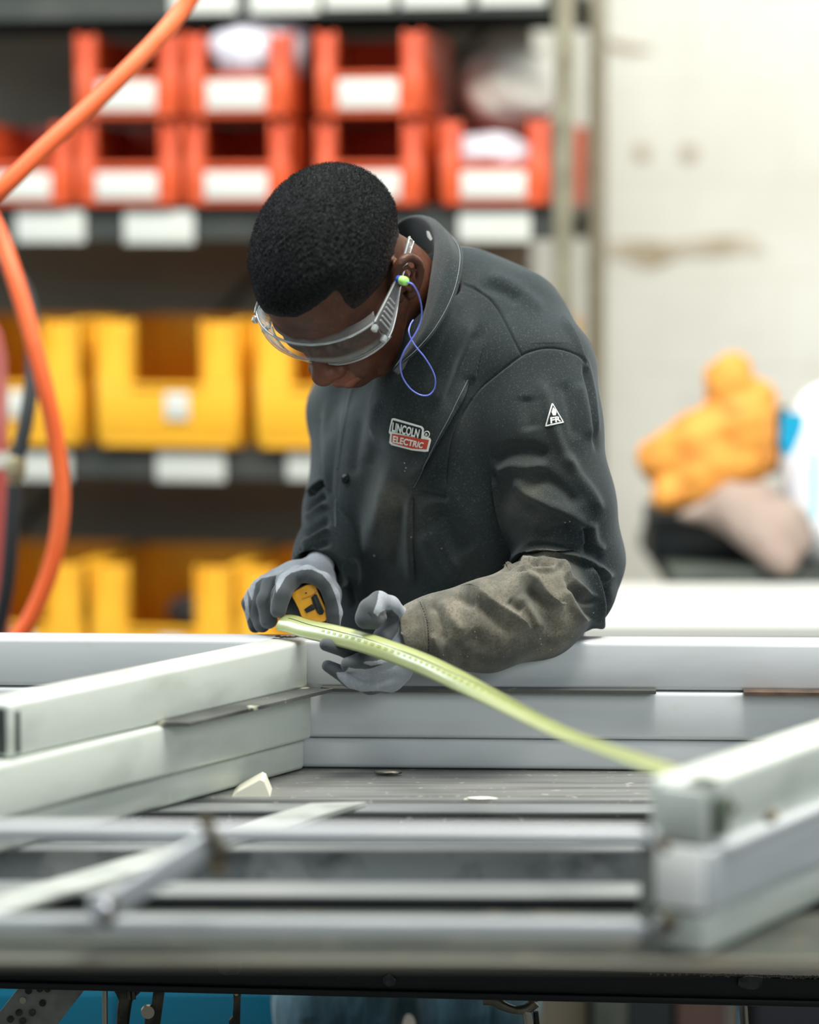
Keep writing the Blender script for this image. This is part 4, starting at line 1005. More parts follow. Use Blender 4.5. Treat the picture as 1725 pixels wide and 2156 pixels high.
ST = [
 # long soft body folds
 ('r', [(900, 960), (840, 1010), (790, 1110), (770, 1200)], 26, 3.0, 0), ('v', [(800, 900), (775, 990), (750, 1080), (742, 1180)], 26, 3.0, 0),
 ('r', [(690, 830), (688, 950), (695, 1080), (706, 1200)], 9, 2.5, 0), ('v', [(716, 860), (703, 960), (700, 1060), (708, 1150)], 7, 2.6, 0),
 ('s', [(748, 795), (732, 860), (718, 930), (709, 1010), (704, 1090), (706, 1160), (716, 1220), (728, 1290)], 4, 3.0, 0),
 ('v', [(724, 1180), (734, 1230), (748, 1290)], 8, 2.5), ('r', [(742, 1170), (752, 1220), (764, 1280)], 8, 2.0),
 # side panel edge falling from the arm hole
 ('f', [(990, 800), (950, 875), (922, 925), (895, 975), (868, 1030)], 10, 4.0, 0), ('f', [(868, 1030), (866, 1100), (868, 1170), (872, 1240)], 8, 2.6, 0),
 ('v', [(868, 1034), (900, 1040), (950, 1048)], 9, 3.0, 0), ('v', [(905, 1060), (940, 1110), (985, 1170)], 26, 4, 0), ('r', [(890, 1110), (920, 1180), (960, 1230)], 22, 2.5, 0),
 ('r', [(830, 960), (812, 1040), (800, 1130)], 16, 1.8, 0), ('v', [(850, 1040), (838, 1120), (830, 1210)], 12, 1.6, 0), ('r', [(930, 1080), (940, 1150), (975, 1210)], 10, 1.6, 0), ('v', [(760, 870), (748, 940), (742, 1010)], 10, 1.6, 0), ('r', [(800, 830), (780, 900), (768, 980)], 12, 1.6, 0),
 # chest folds
 ('r', [(1000, 660), (960, 720), (930, 800), (905, 870)], 15, 2.2, 0), ('v', [(1022, 680), (985, 740), (955, 810), (935, 870)], 13, 2.4, 0),
 ('r', [(1050, 700), (1010, 760), (985, 810)], 12, 1.8, 0), ('v', [(985, 620), (955, 690), (925, 760), (900, 830)], 14, 2.2, 0),
 ('r', [(1020, 575), (1080, 605), (1150, 660)], 14, 2.0), ('v', [(1000, 600), (1060, 615), (1100, 640)], 14, 1.6),
 # yoke and arm-hole seams
 ('s', [(1098, 746), (1070, 690), (1045, 645), (1015, 615), (975, 594)], 3.2, 1.5), ('g', [(1098, 748), (1070, 692), (1045, 647), (1015, 617), (975, 597)], 2.6, 1.4),
 ('s', [(1236, 775), (1215, 750), (1185, 738), (1150, 735), (1120, 741), (1098, 750), (1060, 778), (1020, 812), (995, 842)], 3.2, -1.8), ('g', [(1236, 772), (1215, 747), (1185, 735), (1150, 732), (1120, 738), (1098, 748), (1060, 776), (1020, 810), (995, 840)], 2.6, 1.6),
 ('g', [(995, 840), (970, 885), (952, 930), (943, 985), (940, 1035)], 3, 3.0), ('s', [(995, 840), (970, 885), (952, 930), (943, 985), (940, 1035)], 4, -2.0),
 # folds behind the shoulder
 ('f', [(1180, 660), (1210, 705), (1228, 750), (1240, 790)], 5, 2.0), ('v', [(1222, 745), (1243, 830), (1252, 900), (1256, 960)], 5, 2.2), ('r', [(1230, 740), (1250, 830), (1260, 920)], 5, 1.5),
 # upper sleeve
 ('r', [(1136, 790), (1148, 830), (1166, 900), (1185, 950), (1215, 1000)], 12, 2.4, 1), ('v', [(1108, 830), (1112, 870), (1120, 910)], 18, 1.8, 1),
 ('r', [(1215, 800), (1232, 860), (1245, 930)], 12, 1.8, 1), ('v', [(1185, 800), (1200, 860), (1212, 930)], 12, 1.6, 1),
 ('v', [(1030, 975), (1075, 952), (1120, 950), (1165, 965)], 15, 3.6, 1), ('r', [(1040, 1000), (1075, 980), (1120, 985), (1160, 975)], 14, 3.4, 1),
 ('v', [(1100, 1005), (1140, 1005), (1185, 1030), (1225, 1070)], 16, 3.8, 1), ('r', [(1088, 985), (1100, 1030), (1150, 1060), (1205, 1085), (1240, 1118)], 13, 3.2, 1),
 ('r', [(1185, 950), (1215, 1000), (1245, 1040), (1268, 1085)], 12, 2.6, 1), ('v', [(1030, 1010), (1008, 1060), (1015, 1110)], 16, 3.0, 1),
 ('r', [(1048, 1000), (1030, 1050), (1035, 1110), (1060, 1140)], 15, 2.4, 1),
 ('v', [(1130, 1130), (1170, 1115), (1205, 1108)], 12, 2.6, 1),
 # crushed folds at the crook of the elbow
 ('f', [(1218, 1160), (1180, 1159), (1140, 1160), (1108, 1158), (1085, 1180), (1055, 1205)], 8, 5.0, 1), ('v', [(1100, 1150), (1150, 1148), (1218, 1158)], 6, 3.0, 1),
 ('r', [(1108, 1164), (1150, 1168), (1200, 1168), (1240, 1182), (1270, 1205), (1300, 1215)], 7, 3.4), ('v', [(1112, 1172), (1150, 1176), (1185, 1180)], 4.5, 3.4),
 ('r', [(1090, 1188), (1112, 1174), (1145, 1182), (1180, 1190)], 6, 3.2), ('v', [(1090, 1195), (1130, 1186), (1125, 1195), (1180, 1194)], 5, 3.4),
 ('r', [(1070, 1202), (1110, 1196), (1150, 1200), (1184, 1190), (1200, 1215), (1230, 1245), (1258, 1266)], 6, 3.6), ('v', [(1190, 1205), (1215, 1245), (1250, 1275)], 8, 2.8),
 ('v', [(1232, 1105), (1234, 1150), (1238, 1175)], 8, 3.4), ('r', [(1245, 1095), (1252, 1140), (1275, 1165)], 10, 2.4), ('r', [(1226, 1115), (1231, 1150)], 5, 2.0),
 ('f', [(1242, 1185), (1252, 1220), (1262, 1260), (1264, 1300), (1252, 1335)], 7, 4.6), ('v', [(1268, 1225), (1276, 1270), (1268, 1310)], 8, 3.0), ('r', [(1255, 1190), (1285, 1225)], 8, 2.0),
 # forearm
 ('f', [(1085, 1205), (1130, 1225), (1150, 1250), (1175, 1268), (1195, 1270)], 9, 3.2), ('r', [(1095, 1200), (1130, 1222), (1160, 1262), (1190, 1272)], 8, 2.8), ('v', [(1105, 1240), (1135, 1262), (1165, 1286)], 10, 2.8),
 ('r', [(1190, 1235), (1215, 1285), (1240, 1315)], 10, 2.8), ('v', [(1200, 1225), (1228, 1275), (1248, 1308)], 9, 2.6),
 ('f', [(960, 1232), (990, 1238), (1020, 1256), (1045, 1277), (1090, 1302), (1125, 1325)], 9, 3.2), ('r', [(985, 1235), (1010, 1252), (1045, 1278), (1092, 1305), (1128, 1328)], 10, 3.0), ('v', [(1000, 1265), (1040, 1300), (1080, 1325)], 14, 2.8),
 ('r', [(1090, 1250), (1120, 1290), (1140, 1330)], 11, 2.6), ('v', [(1110, 1245), (1150, 1300), (1180, 1340)], 14, 2.2), ('v', [(1070, 1262), (1100, 1290)], 9, 2.2),
 ('r', [(930, 1260), (950, 1300), (980, 1335)], 13, 2.6), ('v', [(905, 1262), (925, 1300), (935, 1360)], 9, 2.2), ('v', [(955, 1252), (985, 1268), (1005, 1275)], 9, 2.6),
 ('v', [(985, 1330), (1020, 1360), (1060, 1365)], 18, 2.6), ('r', [(910, 1330), (925, 1370), (930, 1400)], 9, 1.8), ('v', [(955, 1340), (970, 1380), (980, 1410)], 12, 1.6),
 ('g', [(887, 1262), (898, 1300), (902, 1345), (900, 1396)], 2.4, 1.0), ('g', [(878, 1262), (890, 1300), (895, 1345), (893, 1396)], 2.0, .5),
 # right sleeve
 ('f', [(690, 1010), (665, 1030), (652, 1045)], 7, 3.5), ('v', [(690, 1040), (660, 1060), (645, 1085)], 8, 3.2), ('r', [(694, 1060), (665, 1078), (640, 1100)], 7, 3.0),
 ('v', [(698, 1090), (665, 1110), (635, 1130)], 8, 3.2), ('r', [(698, 1112), (668, 1128), (632, 1152)], 7, 2.6), ('v', [(700, 1140), (670, 1150), (636, 1168)], 7, 2.4),
]
V = sculpt(V, Fq, [(s_[0], s_[1], s_[2], s_[3]*(1.2 if s_[0] in 'gs' else 2.3))+tuple(s_[4:]) for s_ in ST], reg)
rg = np.random.default_rng(11); nz = np.zeros(len(V)); N = normals(V, Fq)
for _ in range(16):
    kk = rg.normal(size=3); kk = kk/np.linalg.norm(kk)*rg.uniform(18, 55); nz += np.sin(V@kk+rg.uniform(0, 6)+1.2*np.sin(V@(kk[[1, 2, 0]]*.5)))
V = V+N*(nz/4*.0009)[:, None]
jk_m = M('charcoal_work_cotton', srgb(25, 34, 36), .85, spec=.22, sheen=.18, noise=[(9, srgb(40, 47, 46), .45, .70), (550, srgb(72, 77, 74), .56, .76)], bump=(1300, .7, .0008))
jk_m.node_tree.nodes['Principled BSDF'].inputs['Sheen Tint'].default_value = (.85, .95, 1, 1)
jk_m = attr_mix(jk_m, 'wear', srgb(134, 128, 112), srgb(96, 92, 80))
# worn, dusty forearm: an area of its own with a ragged outline; darker underside partly painted shade
wn = np.zeros(len(V))
for _ in range(10):
    kk = rg.normal(size=3)*60; wn += np.sin(V@kk+rg.uniform(0, 6))
tpos = (V-fore[-1][0])@(fore[0][0]-fore[-1][0])/np.linalg.norm(fore[0][0]-fore[-1][0])**2
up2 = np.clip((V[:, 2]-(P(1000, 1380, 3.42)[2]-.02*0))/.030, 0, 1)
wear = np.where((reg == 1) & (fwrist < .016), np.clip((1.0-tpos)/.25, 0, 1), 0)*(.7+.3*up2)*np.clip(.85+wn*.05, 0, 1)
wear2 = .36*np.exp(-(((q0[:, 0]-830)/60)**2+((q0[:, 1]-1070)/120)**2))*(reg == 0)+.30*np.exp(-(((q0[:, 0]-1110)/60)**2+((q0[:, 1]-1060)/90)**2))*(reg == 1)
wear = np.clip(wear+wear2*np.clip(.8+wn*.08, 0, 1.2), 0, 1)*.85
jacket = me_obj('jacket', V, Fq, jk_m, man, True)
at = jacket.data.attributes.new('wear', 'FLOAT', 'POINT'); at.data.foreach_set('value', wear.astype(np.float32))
bpy.context.view_layer.update()
bvh = BVHTree.FromPolygons([tuple(v) for v in V], [tuple(int(i) for i in f) for f in Fq])
def hit(px, py, off=.0006):
    d = ray(px, py); r = bvh.ray_cast(Vector(CAM), Vector(d).normalized())
    if r[0] is None: return P(px, py, 3.55), np.array((0, -1, 0))
    n = np.array(r[1]); n = n if n@d < 0 else -n
    return np.array(r[0])+n*off, n
def on_cloth(name, px_pts, r, mat, parent, off=.0005, step=4):
    L = catmull([np.array(p, float) for p in px_pts], 8) if len(px_pts) > 2 else [np.array(p, float) for p in px_pts]
    out = []
    for a, b_ in zip(L, L[1:]):
        k = max(1, int(np.linalg.norm(b_-a)/step))
        out += [a+(b_-a)*i/k for i in range(k)]
    out.append(L[-1])
    return MB().tube([hit(*p, off)[0] for p in out], r, 6, smoothpath=False).out(name, mat, parent)
# front snap button and stray threads
p, n = hit(729, 1008, .001)
MB().lathe(p, n, [(-.002, .006), (.001, .0066), (.003, .0055), (.004, .003)], 18).out('snap_button', M('black_snap', srgb(14, 20, 22), .2, .4), jacket)
seam_m = M('pale_fray', srgb(104, 116, 118), .8)
for pts in ([(742, 808), (728, 870), (718, 930), (712, 985)], [(712, 990), (707, 1060), (706, 1110)]): on_cloth('placket_edge', pts, .00045, seam_m, jacket, .0010)
on_cloth('panel_edge', [(985, 800), (948, 876), (922, 924), (896, 974), (870, 1026)], .0004, seam_m, jacket, .0012)
# dotted stitching at the cuff
st_m = M('dark_stitch', srgb(26, 28, 26), .8)
b = MB()
L = catmull([np.array(p_, float) for p_ in [(885, 1268), (898, 1304), (903, 1345), (902, 1392)]], 14)
for i in range(0, len(L)-1, 2): b.tube([hit(*L[i], .0004)[0], hit(*L[i+1], .0004)[0]], .0005, 5, smoothpath=False)
b.out('cuff_stitching', st_m, jacket)
# dust and spatter specks
sp_m = M('dust_speck', srgb(170, 166, 150), .8); b = MB()
SPK = [(1190, 1100, 2), (1200, 1098, 2), (788, 1170, 2.6), (852, 975, 2), (855, 985, 2), (853, 992, 1.6), (1000, 1330, 2), (1003, 1342, 1.6), (985, 1382, 1.5), (1138, 1345, 2), (1140, 1356, 2), (1160, 1368, 2), (1205, 1340, 1.5), (1250, 1290, 1.5), (866, 1131, 2), (1060, 1190, 1.4), (930, 1155, 1.2)]
for x, y, r in SPK+[(rg.uniform(880, 1230), rg.uniform(1230, 1400), rg.uniform(.5, 1.1)) for _ in range(60)]:
    d = ray(x, y)
    if bvh.ray_cast(Vector(CAM), Vector(d).normalized())[0] is None: continue
    p, n = hit(x, y, 0); b.lathe(p, n, [(-.0002, r*.0005), (.0004, r*.0004), (.0006, r*.0001)], 6)
tag(b.out('dust_specks', sp_m, jacket), kind='stuff')

# ---------------- collar: stands round the neck and folds over
Tp = [(826, 782, 3.45), (854, 742, 3.46), (884, 684, 3.475), (904, 610, 3.50), (914, 545, 3.53), (912, 492, 3.565), (899, 464, 3.60), (870, 458, 3.64), (840, 470, 3.67), (800, 520, 3.70), (750, 620, 3.70), (705, 720, 3.66)]
Op = [(846, 764, 3.452), (878, 738, 3.452), (920, 690, 3.455), (956, 625, 3.47), (972, 560, 3.50), (968, 520, 3.545), (940, 490, 3.61), (905, 480, 3.67), (860, 495, 3.71), (810, 560, 3.74), (752, 650, 3.75), (690, 740, 3.72)]
Bp = [(838, 790, 3.49), (856, 768, 3.52), (880, 740, 3.54), (905, 680, 3.57), (925, 620, 3.60), (925, 560, 3.63), (905, 530, 3.67), (870, 530, 3.70), (840, 550, 3.72), (800, 600, 3.73), (755, 690, 3.72), (715, 780, 3.68)]
def prof(t, o, b0):
    up = np.array((0, 0, 1.))
    mid = t*.5+o*.5+(t-b0)*.10+(o-b0)*.06
    return [b0, b0*.5+t*.5, t*.9+b0*.1, t, t*.86+o*.14+(t-b0)*.09, t*.66+o*.34+(t-b0)*.11, mid, t*.25+o*.75+(t-b0)*.05, o]
TT, OO, BB = [catmull([P(*p_) for p_ in A], 6) for A in (Tp, Op, Bp)]
rows = [prof(t, o, b0) for t, o, b0 in zip(TT, OO, BB)]
for ri, r_ in enumerate(rows):
    for j in range(len(r_)): r_[j] = r_[j]+np.array((1, 0, .5))*.0012*math.sin(ri*.45+j*.5)
m_ = len(rows[0]); V = [p_ for r_ in rows for p_ in r_]
Fc = [(i*m_+j, i*m_+j+1, (i+1)*m_+j+1, (i+1)*m_+j) for i in range(len(rows)-1) for j in range(m_-1)]
col_m = M('charcoal_collar_cotton', srgb(28, 37, 39), .85, spec=.22, sheen=.18, noise=[(14, srgb(42, 49, 48), .45, .70), (550, srgb(72, 77, 74), .56, .76)], bump=(1300, .7, .0008))
collar = me_obj('collar', V, Fc, col_m, jacket, True)
md = collar.modifiers.new('thick', 'SOLIDIFY'); md.thickness = .0028; md.offset = 0
md = collar.modifiers.new('sub', 'SUBSURF'); md.levels = 2; md.render_levels = 2
MB().tube([p_ + np.array((0, -.0012, 0)) for p_ in OO[:40]], .0014, 8, smoothpath=False).out('collar_edge', col_m, collar)
MB().tube([o*.93+t*.07+np.array((0, -.004, .001)) for o, t in list(zip(OO, TT))[:38]], .0005, 6, smoothpath=False).out('collar_stitching', seam_m, collar)
MB().prism([P(898, 486, 3.585), P(904, 487, 3.58), P(911, 503, 3.57), P(907, 507, 3.57), P(900, 499, 3.58)], (0, .001, 0)).out('care_label', M('frayed_label', srgb(150, 152, 148), .8), collar)

# ---------------- embroidered chest patch and printed sleeve mark, draped on the cloth
def drape(name, V2, Fc, mat, parent, off):
    out = [hit(x, y, off)[0] for x, y in V2]
    return me_obj(name, out, Fc, mat, parent, False)
def poly2(pts, holes=None, cell=3.0):
    """flat polygon cut into small cells so that it can follow the cloth"""
    bm = bmesh.new(); vs = [bm.verts.new((x, y, 0)) for x, y in pts]; f = bm.faces.new(vs)
    bmesh.ops.triangulate(bm, faces=[f])
    xs = [p_[0] for p_ in pts]; ys = [p_[1] for p_ in pts]
    for a0, a1, nn in ((min(xs), max(xs), (1, 0, 0)), (min(ys), max(ys), (0, 1, 0))):
        t = a0+cell
        while t < a1:
            bmesh.ops.bisect_plane(bm, geom=bm.verts[:]+bm.edges[:]+bm.faces[:], plane_co=(t*nn[0], t*nn[1], 0), plane_no=nn); t += cell
    bm.verts.index_update(); V2 = [(v.co.x, v.co.y) for v in bm.verts]; Fc = [[v.index for v in f.verts] for f in bm.faces]; bm.free(); return V2, Fc
def text2(body_, bold=.0):
    cu = bpy.data.curves.new('t', 'FONT'); cu.body = body_; cu.size = 1; cu.offset = bold; cu.resolution_u = 4
    o = bpy.data.objects.new('t', cu); COL.objects.link(o); bpy.context.view_layer.update()
    me = o.evaluated_get(bpy.context.evaluated_depsgraph_get()).to_mesh()
    bm = bmesh.new(); bm.from_mesh(me); bmesh.ops.triangulate(bm, faces=bm.faces[:])
    v = np.array([q_.co[:2] for q_ in bm.verts]); bm.verts.index_update(); f = [[q_.index for q_ in g.verts] for g in bm.faces]; bm.free()
    bpy.data.objects.remove(o); bpy.data.curves.remove(cu)
    v = (v-v.min(0))/(v.max(0)-v.min(0)); v[:, 1] = 1-v[:, 1]; return v, f
def warp(v, quad):
    """unit square -> four photo points (top left, top right, bottom right, bottom left)"""
    q4 = np.array(quad, float); u, w_ = v[:, 0:1], v[:, 1:2]
    return q4[0]*(1-u)*(1-w_)+q4[1]*u*(1-w_)+q4[2]*u*w_+q4[3]*(1-u)*w_
wt_m = M('white_thread', srgb(232, 234, 226), .7, bump=(900, .5, .0004)); bkp_m = M('black_thread', srgb(14, 26, 28), .8); rd_m = M('red_thread', srgb(196, 66, 46), .7, bump=(900, .5, .0004))
outer = [(826, 881), (831, 880), (889, 897), (893, 902), (892, 917), (907, 922), (909, 927), (903, 950), (896, 951), (868, 947), (826, 936), (821, 931), (823, 914), (820, 910), (822, 898)]
patch = drape('chest_patch', *poly2(outer), wt_m, jacket, .0012)
drape('patch_upper_field', *poly2([(829, 884), (886, 900), (889, 904), (887, 923), (845, 912), (824, 907), (826, 895)]), bkp_m, patch, .0017)
drape('patch_lower_field', *poly2([(827, 912), (845, 915), (905, 926), (900, 946), (868, 943), (829, 932), (826, 928)]), rd_m, patch, .0017)
v, f = text2('LINCOLN', .03); drape('patch_word', warp(v, [(829, 888), (885, 903), (881, 921), (827, 907)]), f, wt_m, patch, .0022)
v, f = text2('ELECTRIC', .03); drape('patch_word', warp(v, [(830, 915), (895, 931), (891, 943), (829, 930)]), f, wt_m, patch, .0022)
v, f = text2('R', .02); drape('registered_mark', warp(v, [(897, 911), (903, 912), (902, 918), (896, 917)]), f, wt_m, patch, .0022)
on_cloth('registered_ring', [(899+6.2*math.cos(t*math.pi/5), 914+6.5*math.sin(t*math.pi/5)) for t in range(11)], .0005, wt_m, patch, .0012, 2)
tri = [(1163, 850), (1186, 889), (1150, 897)]
mark = T('sleeve_mark', None, None, hit(1168, 880)[0]); del_ = mark; mark.parent = jacket; mark.location = Vector(hit(1168, 880)[0])-wloc(jacket)
def loop2(pts): return [tuple(np.array(a)*(1-t)+np.array(b_)*t) for a, b_ in zip(pts, pts[1:]+pts[:1]) for t in (.04, .35, .65, .96)]
L2 = loop2(tri); on_cloth('mark_outline', L2+[L2[0]], .0009, wt_m, mark, .0004, 3)
v, f = text2('FR', .035); drape('mark_letters', warp(v, [(1159, 879), (1179, 876), (1181, 887), (1160, 892)]), f, wt_m, mark, .0010)
drape('mark_flame', *poly2([(1164, 858), (1165, 866), (1169, 863), (1171, 869), (1169, 875), (1164, 875), (1161, 868)], cell=4), wt_m, mark, .0010)

# ---------------- jeans
lo = np.array((-.24, 3.46, .30)); hi = np.array((.26, 4.0, .95))
fd = Field(np.array((-.25, 3.45, .02)), np.array((.27, 4.02, .98)), .0065)
legL = [(P(1000, 1500, 3.76), .098), (P(1005, 2100, 3.70), .083), (P(1005, 2156, 3.70)-np.array((0, 0, .35)), .062), (P(1005, 2156, 3.72)-np.array((0, 0, .47)), .058)]
legR = [(P(850, 1500, 3.78), .098), (P(710, 2100, 3.72), .086), (P(700, 2156, 3.72)-np.array((0, 0, .35)), .064), (P(700, 2156, 3.74)-np.array((0, 0, .47)), .060)]
chain(fd, legL, .02); chain(fd, legR, .02); fd.add(cap(P(870, 1440, 3.78), P(985, 1440, 3.76), .10), .04)
V, Fq = fd.mesh(3); V, Fq = subdiv(V, Fq, 1); N = normals(V, Fq); nz = np.zeros(len(V)); rg = np.random.default_rng(5)
for _ in range(12):
    kk = rg.normal(size=3)*np.array((30, 30, 14)); nz += 1-2*np.abs(np.sin(V@kk+rg.uniform(0, 6)))
V = V+N*(nz*.0009)[:, None]
V = sculpt(V, Fq, [('g', [(1035, 2080), (1032, 2156)], 3, 2.5), ('r', [(770, 2080), (748, 2156)], 14, 4), ('v', [(795, 2080), (800, 2156)], 14, 4), ('r', [(640, 2080), (650, 2156)], 20, 3)])
dn_m = M('blue_denim', srgb(56, 92, 106), .85, sheen=.2, noise=[((60, 60, 9), srgb(84, 130, 146), .45, .75), (900, srgb(112, 150, 160), .55, .75)], bump=(1400, .5, .0008))
jeans = me_obj('jeans', V, Fq, dn_m, man, True)
for cx, yy in ((P(1005, 2156, 3.70), 0), (P(700, 2156, 3.72), 0)):
    shoe = MB(); 
    bx = Field(np.array((cx[0]-.09, cx[1]-.24, -.02)), np.array((cx[0]+.09, cx[1]+.13, .18)), .006)
    bx.add(ell((cx[0], cx[1]-.06, .035), (.05, .14, .035))); bx.add(cap((cx[0], cx[1]+.02, .05), (cx[0], cx[1]+.02, .12), .046, .042), .03); bx.sub(half((cx[0], cx[1]-.05, .0), (0, 0, -1)))
    Vs, Fs_ = bx.mesh(1); me_obj('work_boot', Vs, Fs_, M('dark_boot_leather', srgb(52, 42, 34), .5), man, True)

# ================================================================== GLOVED HANDS
knit_m = M('grey_knit_glove', srgb(146, 152, 158), .85, sheen=.2, noise=[(400, srgb(164, 170, 174), .5, .75), (24, srgb(126, 132, 138), .45, .75)], bump=(1300, .5, .0006))
knit_m = attr_mix(knit_m, 'coated', srgb(46, 52, 54))
def smooth01(x): x = np.clip(x, 0, 1); return x*x*(3-2*x)
def glove(name, parts, coat_fn, k, label=None, h=.0017):
    """parts = (centre line, radii, tag); one continuous glove surface"""
    allf = []; fs = []
    for pts, rad, tg in parts:
        for i in range(len(pts)-1):
            fs.append((cap(pts[i], pts[i+1], rad[i], rad[i+1]), tg))
    lo = np.min([f.lo for f, _ in fs], 0)-.012; hi = np.max([f.hi for f, _ in fs], 0)+.012
    fd = Field(lo, hi, h); tags = sorted(set(t for _, t in fs)); 
    kk = k if isinstance(k, dict) else {t: k for t in tags}
    for f, t in fs: fd.add(f, kk[t])
    V, Fq = fd.mesh(2); V, Fq = subdiv(V, Fq, 1)
    D = np.stack([np.min([f(V[:, 0], V[:, 1], V[:, 2]) for f, t in fs if t == tt], 0) for tt in tags], 1)
    tg = np.array(tags)[D.argmin(1)]
    return V, Fq, tg
def G(px, py, D): return P(px, py, D)
PXM = 3.42/F        # metres per pixel near the hands
def L3(pts): return [G(*p) for p in pts]
def R3(rs): return [r*PXM for r in rs]
# --- left hand (at the right): thumb on top, fingers pointing left below the tape
parts = [
 (L3([(905, 1338, 3.425), (862, 1338, 3.42), (838, 1352, 3.415)]), R3([34, 40, 44]), 0),                       # wrist in the cuff
 (L3([(836, 1330, 3.415), (832, 1372, 3.41), (822, 1405, 3.41), (812, 1425, 3.41)]), R3([36, 42, 42, 34]), 0),      # palm, heel
 (L3([(850, 1300, 3.41), (856, 1345, 3.41)]), R3([16, 24]), 0),
 (L3([(846, 1296, 3.40), (822, 1274, 3.385), (798, 1266, 3.372)]), R3([17, 18, 19]), 1),                         # thumb
 (L3([(798, 1266, 3.372), (780, 1284, 3.362), (770, 1302, 3.360)]), R3([20, 23, 21]), 1),
 (L3([(770, 1302, 3.360), (790, 1308, 3.362), (806, 1300, 3.366)]), R3([18, 14, 9]), 1),
 (L3([(828, 1350, 3.405), (782, 1368, 3.395), (735, 1370, 3.387), (686, 1357, 3.382)]), R3([20, 18, 17.5, 14]), 2),  # index
 (L3([(826, 1380, 3.39), (790, 1392, 3.375), (758, 1394, 3.368), (733, 1399, 3.368)]), R3([22, 20, 19, 16]), 3),    # middle
 (L3([(835, 1402, 3.395), (795, 1410, 3.382), (760, 1405, 3.378), (735, 1402, 3.378)]), R3([20, 18, 14, 10]), 4),   # ring
 (L3([(825, 1430, 3.40), (780, 1438, 3.387), (738, 1428, 3.384), (690, 1402, 3.390)]), R3([26, 24, 20, 13]), 5),    # little
 (L3([(824, 1300, 3.40), (822, 1322, 3.395), (806, 1342, 3.385)]), R3([20, 20, 22]), 6), (L3([(800, 1290, 3.40), (812, 1320, 3.40)]), R3([16, 18]), 6),                                                # ball of the thumb
]
V, Fq, tg = glove('glove', parts, None, {0: .014, 1: .007, 2: .004, 3: .003, 4: .003, 5: .004, 6: .008})
q_ = proj(V)
ctr = polydist(q_, [(800, 1240), (806, 1262), (788, 1290), (792, 1298), (800, 1296), (812, 1283), (835, 1290), (846, 1310), (836, 1336), (828, 1350), (806, 1362), (760, 1392), (748, 1410), (712, 1418), (700, 1408), (715, 1425), (735, 1450), (762, 1458), (800, 1456), (840, 1450)])[0]
from_right = smooth01(.5+ctr/3.0)
def inside(q, poly):
    c = np.zeros(len(q), bool); n = len(poly)
    for i in range(n):
        x1, y1 = poly[i]; x2, y2 = poly[(i+1) % n]
        m = ((y1 > q[:, 1]) != (y2 > q[:, 1])); xi = (x2-x1)*(q[:, 1]-y1)/((y2-y1) if y2 != y1 else 1e-9)+x1
        c ^= m & (q[:, 0] < xi)
    return c
knit = inside(q_, [(799, 1240), (794, 1268), (786, 1290), (796, 1298), (801, 1289), (812, 1284), (826, 1285), (840, 1298), (842, 1312), (838, 1330), (822, 1352), (812, 1385), (792, 1392), (772, 1392), (764, 1396), (782, 1402), (812, 1396), (770, 1412), (735, 1405), (728, 1414), (708, 1416), (712, 1428), (730, 1446), (750, 1457), (800, 1455), (850, 1462), (930, 1440), (930, 1200)])
coat = np.where(knit, 0., 1.)
N = normals(V, Fq)
V = sculpt(V, Fq, [('v', [(730, 1412), (760, 1430), (790, 1434)], 3, 1.4), ('v', [(745, 1406), (780, 1412), (820, 1402), (850, 1392)], 3, 1.5), ('v', [(800, 1300), (830, 1285)], 4, 1), ('v', [(775, 1290), (782, 1302)], 2.5, .6)])
V0 = V
gl = me_obj('glove', V, Fq, knit_m, man, True); gl['label'] = 'grey knit glove with dark coated fingers, thumb resting on the tape blade'
at = gl.data.attributes.new('coated', 'FLOAT', 'POINT'); at.data.foreach_set('value', (coat*.92).astype(np.float32))
# --- right hand (at the left): wrapped round the tape measure
parts = [
 (L3([(672, 1190, 3.60), (658, 1215, 3.575), (645, 1235, 3.55)]), R3([34, 38, 40]), 0),
 (L3([(660, 1228, 3.57), (622, 1226, 3.555), (590, 1232, 3.55)]), R3([48, 44, 36]), 0),                            # back of the hand
 (L3([(668, 1220, 3.56), (694, 1250, 3.545), (700, 1300, 3.54)]), R3([34, 22, 18]), 0),
 (L3([(588, 1228, 3.545), (553, 1243, 3.53), (541, 1275, 3.52), (552, 1314, 3.51)]), R3([30, 25, 23, 19]), 5),      # little + ring side
 (L3([(600, 1222, 3.54), (575, 1232, 3.515), (562, 1265, 3.498), (566, 1306, 3.495)]), R3([27, 23, 22, 19]), 2),      # ring
 (L3([(628, 1214, 3.53), (606, 1226, 3.495), (592, 1252, 3.475), (586, 1284, 3.472)]), R3([25, 22, 21, 18]), 3),      # middle
 (L3([(560, 1232, 3.545), (534, 1252, 3.54), (524, 1270, 3.54), (538, 1318, 3.535)]), R3([24, 16, 15, 16]), 6),       # little
 (L3([(616, 1216, 3.505), (648, 1208, 3.492), (680, 1222, 3.490), (698, 1254, 3.492), (704, 1290, 3.495), (702, 1322, 3.50)]), R3([17, 18, 17, 17, 17, 15]), 4),  # thumb arching over the case
]
V, Fq, tg = glove('glove', parts, None, {0: .012, 2: .004, 3: .003, 4: .005, 5: .008, 6: .004})
q_ = proj(V)
def zp(x, y): return (490+x/6.9, 1160+y/6.9)
knit = inside(q_, [zp(*p) for p in [(40, 1400), (240, 960), (215, 560), (275, 720), (330, 470), (420, 400), (640, 350), (620, 420), (630, 610), (690, 520), (770, 380), (850, 320), (1000, 275), (1150, 270), (1300, 340), (1420, 480), (1490, 640), (1540, 820), (1560, 1080), (1700, 1080), (1700, 0), (0, 0), (0, 560), (150, 620), (185, 830)]])
coat = np.where(knit, 0., 1.)
